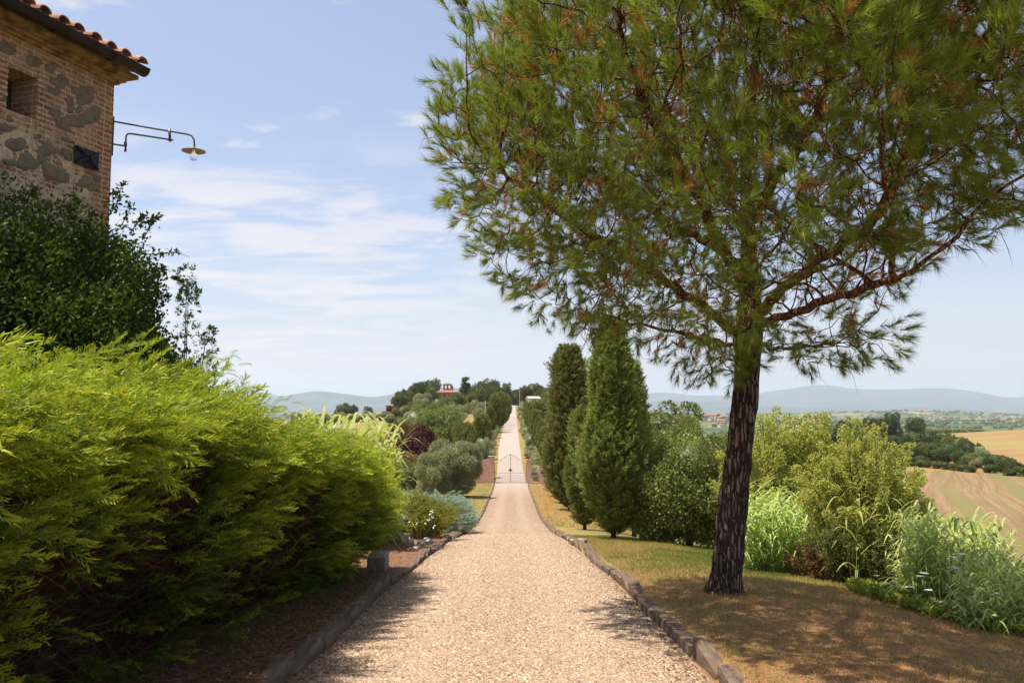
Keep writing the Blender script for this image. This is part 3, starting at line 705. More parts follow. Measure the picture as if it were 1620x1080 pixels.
    while len(a) < K:
        d = unit(rng.normal(size=3)); rr_ = rng.uniform(0, 1)**.40
        w = 1.0
        up = d[2] > 0
        q = d * rr_ * np.array([rxy*1.0, rxy*1.08, 2.5 if up else 3.3])
        if not up and q[0] > 0: q[2] *= .82
        if q[1] < 0: q[1] *= 1.28
        if q[0] > 0: q[0] *= .86; q[1] -= .55*q[0]
        n_ = fbm(d[0]*2.2+5, d[1]*2.2+d[2]*2.2, 33, 3)
        q *= .80 + .36*n_
        if not up and q[2] < -2.75 and rng.uniform() < .6: continue
        if not up and math.hypot(q[0]-.6, q[1]-1.8) < 1.2 and rng.uniform() < .55: continue
        a.append(c + q)
    for px_, py_, dy_, nn_, sx_ in ((1290, 545, -.7, 130, .42), (1325, 552, -1.1, 70, .22), (1130, 560, -.3, 70, .30), (1060, 528, -.6, 40, .30)):
        a += list(Q(px_, py_, dy_) + rng.normal(size=(nn_, 3))*np.array([sx_, .45, .14]))
    a = np.array(a); alive = np.ones(len(a), bool)
    nd = np.array(nodes); pr = list(par); step = .17; kill = .23; infl = 1.6
    # nearest-node bookkeeping
    dist = np.full(len(a), 1e9); nearest = np.zeros(len(a), int)
    def upd(new, off):
        for s0 in range(0, len(new), 500):
            D = np.linalg.norm(a[:, None, :] - new[None, s0:s0+500], axis=2); j = D.argmin(1); m = D[np.arange(len(a)), j]
            w = m < dist; dist[w] = m[w]; nearest[w] = j[w] + off + s0
    upd(nd, 0)
    for it in range(90):
        act = alive & (dist < (3.0 if it < 8 else infl))
        if act.sum() < 5: break
        idx = nearest[act]; dv = unit(a[act] - nd[idx]); uq, inv = np.unique(idx, return_inverse=True)
        sm = np.zeros((len(uq), 3)); np.add.at(sm, inv, dv)
        new = nd[uq] + unit(unit(sm) + rng.normal(size=sm.shape)*.22 + np.array([0, 0, .10])) * step
        off = len(nd); nd = np.concatenate([nd, new]); pr += list(uq); upd(new, off)
        alive &= dist > kill
    pr = np.array(pr); n = len(nd)
    # pipe-model radii
    kids = np.zeros(n, int); 
    for i in range(1, n): kids[pr[i]] += 1
    ar = np.zeros(n); 
    for i in range(n-1, 0, -1):
        if kids[i] == 0: ar[i] = .0052**2.3
        ar[pr[i]] += ar[i]
    rad_ = np.minimum(ar**(1/2.3)*1.18, .17); rad_[rad_ < .02] /= 1.18
    # limb mesh: one short tube per parent-child edge
    def edges(sel, sides):
        A = nd[pr[sel]]; B = nd[sel]; d = unit(B-A); ra = np.minimum(rad_[pr[sel]], rad_[sel]*1.5); rb = rad_[sel]
        up = np.where(np.abs(d[:, 2:3]) < .9, np.array([[0, 0, 1.]]), np.array([[1., 0, 0]])); s_ = unit(np.cross(d, up)); t_ = np.cross(d, s_)
        th = np.arange(sides)*2*math.pi/sides
        ringv = np.cos(th)[None, :, None]*s_[:, None] + np.sin(th)[None, :, None]*t_[:, None]
        V0 = (A - d*ra[:, None]*.3)[:, None] + ringv*ra[:, None, None]; V1 = (B + d*rb[:, None]*.3)[:, None] + ringv*rb[:, None, None]
        V = np.concatenate([V0, V1], 1).reshape(-1, 3); m = len(sel)
        j = np.arange(sides); k = (j+1) % sides
        f0 = np.stack([j, k, k+sides, j+sides], 1)
        return V, (f0[None] + (np.arange(m)*2*sides)[:, None, None]).reshape(-1, 4)
    ids = np.arange(1, n); ids = ids[ids > len(pts[62:150:2])]
    big = ids[rad_[ids] > .035]; sml = ids[rad_[ids] <= .035]
    V1, F1 = edges(big, 9); V2, F2 = edges(sml, 4)
    # fine dead twigs below
    low = sml[(rad_[sml] < .02) & (nd[sml][:, 2] < c[2] - .2)]
    low = rng.choice(low, min(2600, len(low)))
    A = nd[low]; L = rng.uniform(.15, .5, len(low)); D = unit(rdir(len(low)) + np.array([0, 0, -.35])); Mid = A + D*L[:, None]*.5 + rng.normal(size=A.shape)*.04; E = A + D*L[:, None] + np.array([0, 0, -.08])
    tw = []; tf = []; o = 0
    sd_ = unit(np.cross(D, rdir(len(low))))*.0035
    TV = np.stack([A-sd_, A+sd_, Mid+sd_, Mid-sd_, E], 1).reshape(-1, 3); m = np.arange(len(low))*5
    TF = np.concatenate([np.stack([m, m+1, m+2, m+3], 1), np.stack([m+3, m+2, m+4, m+4], 1)])
    V = np.concatenate([V1, V2, TV]); Fc = np.concatenate([F1, F2+len(V1), TF+len(V1)+len(V2)])
    mesh('branches', V, Fc, MAT['bark_limb'], root, smooth=True)
    # needles: tufts at shoot ends and along the thin twigs
    def tuft(seed, nn=54, L=1.0):
        r = np.random.default_rng(seed); V = []; Fc = []; t = []
        for k in range(nn):
            s = r.uniform(0, 1)**.8; o = np.array([0, s*.95, 0]); aa = r.uniform(0, 6.283); b = math.radians(r.uniform(18, 62) * (1.1 - .55*s))
            d = np.array([math.sin(b)*math.cos(aa), math.cos(b), math.sin(b)*math.sin(aa)]); l = r.uniform(.75, 1.05)
            sd_ = unit(np.cross(d, r.normal(size=3)))*.019; i = len(V)
            V += [o - sd_, o + sd_, o + d*l + np.array([0, .03, 0])]; Fc.append((i, i+1, i+2)); t += [0, 0, 1]
        return T(V, Fc, t)
    TU = [tuft(s) for s in range(8)]
    thin = ids[rad_[ids] < .014]
    tips = ids[kids[ids] == 0]
    pos = []; fw = []; vv = []; sc = []
    def rel(q): 
        e = (q - c) / np.array([rxy, rxy, 1.0]); e[:, 2] = np.where(e[:, 2] > 0, e[:, 2]/2.5, e[:, 2]/3.3)
        return np.linalg.norm(e, axis=1), e
    for rep, src in ((8, tips), (4, thin)):
        for k in range(rep):
            q = nd[src] + rng.normal(size=(len(src), 3))*(.085 if k else .01); r_, e = rel(q)
            d = unit(nd[src] - nd[pr[src]]); o = unit(q - c)
            low_ = e[:, 2] < -.25
            f_ = unit(d*.9 + o*.45 + np.where(low_, .25, 1.0)[:, None]*np.array([0, 0, 1.0]) + rng.normal(size=d.shape)*(.30 if rep == 8 else .6))
            low = np.clip((-e[:, 2]-.05)/.6, 0, 1); dens = np.where(r_ > .74, 1.0, .55)*(1-low) + np.where(r_ > .8, .42, .22)*low
            if rep == 4: dens = dens * np.where(r_ > .66, .75, .22)
            dens = dens*np.where((q[:, 0] > c[0]+.6) & (e[:, 2] > -.1), 1.3, 1.0); kp = rng.uniform(0, 1, len(q)) < dens
            gap = vnoise(q[:, 0]*1.1+3+q[:, 2]*.7, q[:, 1]*1.1-q[:, 2]*.9, 78); kp &= (rng.uniform(0, 1, len(q)) < np.clip((gap-.18)/.3, .25, 1))
            pos.append(q[kp]); fw.append(f_[kp])
            cl = vnoise(q[:, 0]*2.1+q[:, 2]*1.7, q[:, 1]*2.1-q[:, 2]*1.3, 77)
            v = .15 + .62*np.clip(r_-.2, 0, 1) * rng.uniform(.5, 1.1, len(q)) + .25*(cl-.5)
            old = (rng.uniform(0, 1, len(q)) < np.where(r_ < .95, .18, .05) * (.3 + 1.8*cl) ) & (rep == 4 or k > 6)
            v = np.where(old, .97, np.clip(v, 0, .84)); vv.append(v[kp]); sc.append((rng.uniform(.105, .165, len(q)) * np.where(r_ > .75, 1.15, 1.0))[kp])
    pos = np.concatenate(pos); fw = np.concatenate(fw); vv = np.concatenate(vv); sc = np.concatenate(sc)
    print('PINE nodes', n, 'tufts', len(pos), 'unreached', int(alive.sum()))
    scatter('needles', TU, pos, frames(fw), sc, vv, MAT['needles'], root)
pine()

# ------------------------------------------------------------------ juniper hedge on the left
def hedge():
    Y1, Y2 = 2.6, 16.3
    face = lambda y: np.interp(y, [2, 5, 7.3, 9, 12, 15, 16.5], [-2.72, -2.72, -2.75, -2.82, -2.75, -2.55, -2.70])
    toph = lambda y: np.interp(y, [2, 4.6, 7, 9, 11, 14, 15.4, 16.5], [1.95, 2.12, 2.34, 2.30, 2.12, 1.86, 1.60, 1.2])
    shl = [0]
    root = empty('juniper_hedge', (-3.8, 9, gz(-3.8, 9)), 'long feathery yellow green juniper hedge with bare brown lower face beside the left kerb', 'hedge')
    org = np.array(root.location)
    def surf(y, s):
        """s 0..1 up the face, 1..2 across the top; returns point and outward normal"""
        fx = face(y); h = toph(y) * (1 + .09*(fbm(y*.8, s*2, 4)-.5)*2); wob = (fbm(y*1.15, s*2.3, 6) - .5) + .35*(fbm(y*2.9, s*6, 61, 2) - .5)
        up = np.clip(s, 0, 1); ov = np.clip(s-1, 0, 1)
        x = fx - .50*(1-up)**1.2 + .22*np.sin(up*math.pi*.8) + wob*.75
        x = np.where(s > 1, fx - .05 + wob*.5 - ov*2.6, x)
        rnd = .30*np.exp(-((s-1)/.16)**2)
        z = np.where(s > 1, h - .06 + .5*(fbm(y*1.4, ov*3+7, 8)-.5) - .20*ov, up*h) - rnd*.35
        x = x - rnd*.25
        sh = np.mod(s*3.4 + 2.2*fbm(y*.55, s*.8, 70, 3) + y*.15, 1.0); sh2 = np.mod(y*.75 + ov*1.6 + 2.0*fbm(y*.5, ov*1.5, 71, 3), 1.0)
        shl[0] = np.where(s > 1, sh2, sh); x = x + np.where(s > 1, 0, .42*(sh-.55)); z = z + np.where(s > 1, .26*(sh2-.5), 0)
        nrm = np.stack([np.where(s > 1, .25, 1.0)*np.ones_like(y), -.12*np.ones_like(y), np.where(s > 1, 1.0, .25 + .5*up)], -1)
        return np.stack([x, y, z + HR(np.full_like(y, -2.2), y)], -1), unit(nrm)
    # dark woody body
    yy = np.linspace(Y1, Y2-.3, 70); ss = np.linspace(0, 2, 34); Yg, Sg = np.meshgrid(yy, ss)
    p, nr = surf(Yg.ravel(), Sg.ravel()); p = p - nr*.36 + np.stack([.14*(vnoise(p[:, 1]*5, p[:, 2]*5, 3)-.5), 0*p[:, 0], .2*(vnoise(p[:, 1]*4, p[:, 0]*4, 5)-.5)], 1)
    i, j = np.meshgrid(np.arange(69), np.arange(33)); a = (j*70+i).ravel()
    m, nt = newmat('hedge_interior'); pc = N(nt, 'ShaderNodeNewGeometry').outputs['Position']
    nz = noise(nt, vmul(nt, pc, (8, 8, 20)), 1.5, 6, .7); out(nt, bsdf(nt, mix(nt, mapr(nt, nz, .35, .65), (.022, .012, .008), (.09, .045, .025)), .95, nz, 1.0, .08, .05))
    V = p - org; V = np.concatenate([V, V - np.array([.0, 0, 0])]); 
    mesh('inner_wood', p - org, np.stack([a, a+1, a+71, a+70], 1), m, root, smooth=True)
    # sprays
    n = 12500
    y = rng.uniform(Y1, Y2, n); s = np.where(rng.uniform(0, 1, n) < .52, 1 + rng.uniform(-.12, 1, n)**1.0, rng.uniform(0.02, 1.0, n))
    p, nr = surf(y, s)
    bare = fbm(y*.75+3, s*1.9, 40, 3); isface = s < .80
    drop = isface & (bare > np.where(y < 7.0, .55, .485) - .10*np.clip((.8-s)/.7, -1, 1)) & (s > .06)
    keep = ~drop | (rng.uniform(0, 1, n) < .10)
    SH = shl[0]; keep &= (SH > .22) | (rng.uniform(0, 1, n) < .35)
    y, s, p, nr, isface, SH = y[keep], s[keep], p[keep], nr[keep], isface[keep], SH[keep]; n = len(y)
    dirx = np.where(isface, .55, .75); dirz = np.where(isface, .10+.5*s, .55)
    plume = np.array([.72, -.10, .0]); f = nr*np.where(isface, .5, .25)[:, None] + np.stack([dirx, rng.normal(0, .58, n) + .05, dirz], 1) + rng.normal(size=(n, 3))*.36
    upv = np.stack([-.2*np.ones(n), np.zeros(n), np.ones(n)], 1) + rng.normal(size=(n, 3))*.30
    lift = rng.uniform(-.32, .12, n); p = p + nr*lift[:, None]
    sc = rng.uniform(.20, .60, n) * np.where(isface, .85, 1.1) * np.where(y < 6, .9, 1)
    cl = fbm(y*1.6, s*4, 50, 3)
    v = np.clip(.25 + .75*(cl-.5)*2 + .35*rng.uniform(0, 1, n) + np.where(isface, -.34 + .34*np.clip(s, 0, 1), .12) + .55*(SH-.55), 0, 1)  # shade painted into the tone: darker low on the face and under shelves
    V, Fc, t, v_ = pack(FROND, p - org, frames(f, upv), sc, v)
    # long plumes that arch out of the top
    k = 250; y = rng.uniform(Y1, Y2-.6, k); s = rng.uniform(.9, 1.75, k); p2, n2 = surf(y, s); VV = [V]; FF = [Fc]; TT = [t]; RR = [v_]; off = len(V)
    for q in range(k):
        L = rng.uniform(.40, .95) ; d = unit(np.array([rng.uniform(.45, .95), rng.normal(0, .35)+.1, rng.uniform(.25, .75)]))
        m_ = 11; tt_ = np.linspace(0, 1, m_); ax = p2[q] - org + d*L*tt_[:, None] + np.array([.10, 0, -.12])*L*(tt_**2)[:, None]
        fw = np.gradient(ax, axis=0); fw = np.repeat(fw, 2, 0) + rng.normal(size=(2*m_, 3))*.02
        V_, F_, t_, r_ = pack(FROND, np.repeat(ax, 2, 0) + rng.normal(size=(2*m_, 3))*.02, frames(fw + rng.normal(size=fw.shape)*np.linalg.norm(fw, axis=1, keepdims=True)*.35, np.tile([0, 0, 1.], (2*m_, 1)) + rng.normal(size=(2*m_, 3))*.35), .26*(1.05-np.repeat(tt_, 2)*.62), np.full(2*m_, rng.uniform(.4, 1)))
        VV.append(V_); FF.append(F_+off); TT.append(np.clip(t_*.6 + .35, 0, 1)); RR.append(r_); off += len(V_)
    print('HEDGE tris', sum(len(f) for f in FF))
    mesh('foliage', np.concatenate(VV), np.concatenate(FF), MAT['juniper'], root, attrs={'t': np.concatenate(TT), 'v': np.concatenate(RR)})
    wq = P(95, 690, 5.35); k_ = 14
    scatter('withered_spray', FROND, wq - org + rng.normal(size=(k_, 3))*.04, frames(np.tile([.8, -.4, .5], (k_, 1)) + rng.normal(size=(k_, 3))*.4), rng.uniform(.10, .17, k_), rng.uniform(.4, 1, k_), leafmat('withered_foliage', (.22, .07, .02), (.42, .15, .04), None, .3, .6), root)
    # dead brown twigs in the bare patches
    k = 4200; y = rng.uniform(Y1, Y2-.4, k); s = rng.uniform(.03, .95, k); q, nr = surf(y, s); A = q - nr*.38; D = unit(nr + rng.normal(size=(k, 3))*.8 + np.array([0, 0, .1])); L = rng.uniform(.12, .45, k)[:, None]
    Mi = A + D*L*.55 + rng.normal(size=(k, 3))*.05; E = A + D*L + rng.normal(size=(k, 3))*.07; sd_ = unit(np.cross(D, rdir(k)))*rng.uniform(.0016, .005, k)[:, None]
    TV = np.stack([A-sd_, A+sd_, Mi+sd_*.7, Mi-sd_*.7, E], 1).reshape(-1, 3) - org; m_ = np.arange(k)*5
    mesh('dead_twigs', TV, np.concatenate([np.stack([m_, m_+1, m_+2, m_+3], 1), np.stack([m_+3, m_+2, m_+4, m_+4], 1)]), MAT['twig'], root)
hedge()

# ------------------------------------------------------------------ kerbs, loose gravel, grass
def kerb_mat():
    m, nt = newmat('weathered_kerb'); tcx = N(nt, 'ShaderNodeTexCoord').outputs['Object']
    n1 = noise(nt, vmul(nt, tcx, (14, 2.5, 14)), 1.6, 6, .65, .6); n2 = noise(nt, tcx, 3, 4)
    rnd = N(nt, 'ShaderNodeObjectInfo').outputs['Random']
    c = mix(nt, mapr(nt, n1, .3, .7), (.055, .038, .028), (.175, .130, .098)); c = mix(nt, mapr(nt, n2, .45, .7, 0, .6), c, (.17, .115, .075))
    c = mix(nt, M_(nt, 'MULTIPLY', rnd, .5), c, (.17, .115, .082))
    out(nt, bsdf(nt, c, .9, n1, .8, .012, .1)); return m
MAT['kerb'] = kerb_mat()
def rough_block(dx, dy, dz, seed, rnd=.02, nx=4, ny=9, nz=4):
    r = np.random.default_rng(seed); V = []; idx = {}; Fc = []
    def vid(i, j, k):
        if (i, j, k) not in idx:
            p = np.array([i/nx-.5, j/ny-.5, k/nz-.5]); q = p.copy()
            e = sum(abs(abs(a)-.5) < 1e-6 for a in p)
            if e >= 2: q = q * np.array([.93, .985, .93])
            q = q * np.array([dx, dy, dz]); nn = fbm(q[1]*6+seed*3.1, q[0]*9+q[2]*7+seed, seed, 3) - .5
            q[0] += nn*rnd*1.6; q[2] += (fbm(q[1]*5+seed, q[0]*8+seed*2, seed+4, 3)-.5)*rnd*2.0; q += r.normal(size=3)*rnd*.10
            idx[(i, j, k)] = len(V); V.append(q)
        return idx[(i, j, k)]
    for (A, B, C, na, nb, nc) in ((0, 1, 2, nx, ny, nz), (1, 2, 0, ny, nz, nx), (2, 0, 1, nz, nx, ny)):
        for side in (0, nc):
            for a_ in range(na):
                for b_ in range(nb):
                    q = []
                    for (u_, v_) in ((0, 0), (1, 0), (1, 1), (0, 1)):
                        t = [0, 0, 0]; t[A] = a_+u_; t[B] = b_+v_; t[C] = side; q.append(vid(*t))
                    Fc.append(tuple(q if side else q[::-1]))
    return np.array(V), Fc
kv = []
for k in range(7):
    V, Fc = rough_block(.17, 1.0, .25, 100+k, .013); o = mesh('kerb_beam', V, Fc, MAT['kerb'], smooth=False); kv.append(o.data); bpy.data.objects.remove(o)
for side, x0, lab, grp in ((-1, DL-.11, 'weathered grey brown kerb beam along the left edge of the gravel drive', 'left kerb beams'), (1, DR+.11, 'weathered grey brown kerb beam along the right edge of the gravel drive', 'right kerb beams')):
    y = 3.2
    while y < 96.5:
        L = rng.uniform(.75, 1.25)
        if side == -1 and 39 < y < 41.5: x0 = DL - .09
        o = bpy.data.objects.new('kerb_beam', kv[int(rng.integers(7))]); col.objects.link(o)
        yc = y + L/2; zz = float(HR(x0, yc)[0]); sl_ = float((HR(x0, yc+.4)[0] - HR(x0, yc-.4)[0]) / .8)
        wig = .035*math.sin(yc*.9+side) if yc < 45 else 0
        o.location = (x0 + wig + rng.normal()*.012, yc, zz - .018 + rng.normal()*.008); o.scale = (rng.uniform(.9, 1.15), L-.015, rng.uniform(.9, 1.05))
        o.rotation_euler = (math.atan(sl_) + rng.normal()*.008, rng.normal()*.05, rng.normal()*.012 + (0 if rng.uniform() < .5 else math.pi))
        tag(o, lab, 'kerb', grp); y += L
# broken flat stones on the right kerb
for k, (px, py, s_, lab) in enumerate(((903, 857.5, .20, 'pale broken flat stone lying on the right kerb, farthest of three'), (911, 863, .24, 'pinkish broken stone lying against the right kerb, middle of three'), (921, 861, .20, 'small flat stone on the grass just right of the kerb'))):
    g = GP(px, py); V, Fc = rough_block(s_, s_*1.3, .10, 300+k, .03, 4, 5, 3)
    o = mesh('kerb_stone', V, Fc, simple('pale_stone_%d' % k if False else 'pale_stone', (.27, .21, .165), .9, .3, 9), loc=(g[0], g[1], g[2]+.09)); o.rotation_euler = (.1, -.1, k*1.3); tag(o, lab, 'stone')
g = GP(612, 908); V, Fc = rough_block(.34, .75, .34, 321, .015, 4, 7, 4)
o = mesh('stone_block', V, Fc, simple('grey_block_stone', (.20, .155, .125), .9, .25, 14), loc=(-2.45, 15.9, gz(-2.45, 15.9)+.12)); o.rotation_euler = (0, 0, .04); tag(o, 'squared grey stone block at the far foot of the juniper hedge by the kerb', 'stone block')
rocks = [(636, 857, .34, (.42,.33,.26)), (652, 848, .30, (.50,.22,.06)), (668, 850, .26, (.52,.25,.07)), (658, 864, .34, (.45,.37,.30)), (676, 861, .24, (.50,.43,.36)), (640, 846, .26, (.48,.42,.35)),
         (630, 848, .22, (.33,.24,.2)), (698, 842, .26, (.40,.33,.29)), (715, 838, .30, (.46,.33,.22)), (727, 834, .26, (.45,.32,.2)), (655, 872, .2, (.36,.27,.22)), (690, 868, .18, (.48,.42,.36)), (646, 862, .2, (.4,.33,.28))]
for k, (px, py, s_, c) in enumerate(rocks):
    s_ *= 1.25; c = tuple(q*.85 for q in c)
    g = GP(px, py); V, Fc = rough_block(s_, s_*.8, s_*.55, 400+k, .09, 4, 4, 3)
    o = mesh('garden_rock', V, Fc, simple('garden_rock_stone', c, .9, .35, 7), loc=(g[0], g[1], g[2]+s_*.12)); o.rotation_euler = (rng.uniform(-.3,.3), rng.uniform(-.3,.3), rng.uniform(0, 3))
    tag(o, ['grey buff garden rock on the bark mulch below the flowering shrub', 'rusty orange garden rock on the bark mulch below the flowering shrub'][1 if c[2] < .08 else 0], 'rock', 'rocks edging the left flower bed')
# loose pebbles on the near part of the drive
n = 150000
y = np.minimum(5.2 + rng.exponential(9.5, n), 75); x = rng.uniform(DL+.01, DR-.01, n)
PEB = []
for k in range(6):
    r = np.random.default_rng(k); v = np.array([(1,0,0),(-1,0,0),(0,1,0),(0,-1,0),(0,0,1)], float) * r.uniform(.7, 1.2, (5, 1)) * np.array([1, r.uniform(.6, .95), .62]) + r.normal(size=(5, 3))*.12
    PEB.append(T(v, [(0,2,4),(2,1,4),(1,3,4),(3,0,4)], [0]*5))
sz = np.clip(rng.lognormal(math.log(.0108), .36, n), .005, .030) * (1 + .018*(y-5))
z = HR(x, y) + .045*(1 - ((x+.095)/1.84)**2)
a = rng.uniform(0, 6.28, n); f = np.stack([np.cos(a), np.sin(a), rng.normal(size=n)*.15], 1)
o = scatter('loose_gravel', PEB, np.stack([x, y, z-.002], 1), frames(f, np.tile([0, 0, 1.], (n, 1)) + rng.normal(size=(n, 3))*.25), sz, np.clip(rng.normal(.52, .26, n), 0, 1), MAT['pebble']); tag(o, kind='stuff')
# bark chips and dry litter over the left bed
n = 30000; y = rng.uniform(6, 38, n)*1.0; x = rng.uniform(-7.0, DL-.22, n); x = np.where(y < 15, rng.uniform(-3.4, DL-.2, n), x)
o = scatter('bark_mulch', LEAF, np.stack([x, y, HG(x, y)+.008], 1), frames(np.stack([rng.normal(size=n), rng.normal(size=n), rng.normal(size=n)*.25], 1), np.tile([0, 0, 1.], (n, 1)) + rng.normal(size=(n, 3))*.3), rng.uniform(.02, .06, n), rng.uniform(0, 1, n), MAT['rust'])
tag(o, kind='stuff')
# short mown grass on the lawn
def blades(n, x, y, hh, w, dry, name, mat='grass'):
    z = HG(x, y); BL = [T([(-.5*w, 0, 0), (.5*w, 0, 0), (.12, .35, 1), ], [(0, 1, 2)], [0, 0, 1]), T([(-.5*w, 0, 0), (.5*w, 0, 0), (-.3, .1, .95)], [(0, 1, 2)], [0, 0, 1]), T([(-.5*w, 0, 0), (.5*w, 0, 0), (.5, -.2, .7)], [(0, 1, 2)], [0, 0, 1])]
    a = rng.uniform(0, 6.28, n); f = np.stack([np.cos(a), np.sin(a), 0*a], 1)
    return scatter(name, BL, np.stack([x, y, z-.004], 1), frames(f, np.tile([0, 0, 1.], (n, 1)) + rng.normal(size=(n, 3))*.15), hh, dry, MAT[mat])
n = 260000; y = 5 + 24*rng.uniform(0, 1, n)**1.5; x = DR + .22 + (8.8 - DR)*rng.uniform(0, 1, n)
gr = fbm(x*.7+9, y*.7, 60, 4); rp = np.sqrt((x-3.9)**2 + (y-9.3)**2*.55)
dry = np.clip(np.clip((gr-.42)/.16, 0, 1)*.75 + .35*np.clip((4.6-x)/2.4, 0, 1) + rng.normal(size=n)*.22 + .5*np.clip((5.0-rp)/2.6, 0, 1), 0, 1)
kp = rng.uniform(0, 1, n) < (1 - .70*np.clip((5.0-rp)/2.6, 0, 1)); x, y, dry, gr = x[kp], y[kp], dry[kp], gr[kp]; n = len(x)
tag(blades(n, x, y, (.022 + .030*rng.uniform(0, 1, n))*(1+.03*y), .13, dry, 'lawn_grass'), kind='stuff')
n = 42000; x = rng.uniform(1.95, 8, n); y = 5 + 13*rng.uniform(0, 1, n)**1.2; kp = np.sqrt((x-3.9)**2 + (y-9.3)**2*.55) < 5; x, y = x[kp], y[kp]; n = len(x)
LIT = [T([(-.03, 0, 0), (.03, 0, 0), (0, 1, .05)], [(0, 1, 2)], [0, 0, 1])]
tag(scatter('needle_litter', LIT, np.stack([x, y, HG(x, y)+.012], 1), frames(np.stack([rng.normal(size=n), rng.normal(size=n), rng.normal(size=n)*.12], 1), np.tile([0, 0, 1.], (n, 1))), rng.uniform(.06, .13, n), rng.uniform(0, 1, n), MAT['litter']), kind='stuff')
n = 9000; k_ = rng.integers(0, 420, n); tx = rng.uniform(2.0, 8.5, 420); ty = 5.5 + 20*rng.uniform(0, 1, 420)**1.3; x = tx[k_] + rng.normal(size=n)*.045; y = ty[k_] + rng.normal(size=n)*.045
kp = x > 1.98; x, y = x[kp], y[kp]; n = len(x)
tag(blades(n, x, y, rng.uniform(.05, .11, n), .07, np.clip(rng.normal(.45, .3, n), 0, 1), 'grass_tufts'), kind='stuff')
n = 5200; sd2 = rng.uniform(0, 1, n) < .5; y = 5.2 + rng.exponential(9, n); x = np.where(sd2, DL + .02 + rng.exponential(.16, n), DR - .02 - rng.exponential(.16, n)); x = np.where(rng.uniform(0, 1, n) < .08, rng.uniform(DL, DR, n), x); x = np.clip(x, DL+.02, DR-.02)
tag(scatter('leaf_litter', LEAF, np.stack([x, y, HR(x, y) + .045*(1 - ((x+.095)/1.84)**2) + .012], 1), frames(np.stack([rng.normal(size=n), rng.normal(size=n), rng.normal(size=n)*.2], 1), np.tile([0, 0, 1.], (n, 1)) + rng.normal(size=(n, 3))*.3), rng.uniform(.015, .04, n), rng.uniform(0, 1, n), MAT['rust']), kind='stuff')
n = 14000; y = rng.uniform(40, 97, n); x = np.where(rng.uniform(0, 1, n) < .4, rng.uniform(-5, -2.2, n), rng.uniform(1.95, 6, n))
tag(blades(n, x, y, rng.uniform(.05, .12, n), .4, np.clip(rng.normal(.7, .25, n), 0, 1), 'verge_grass'), kind='stuff')

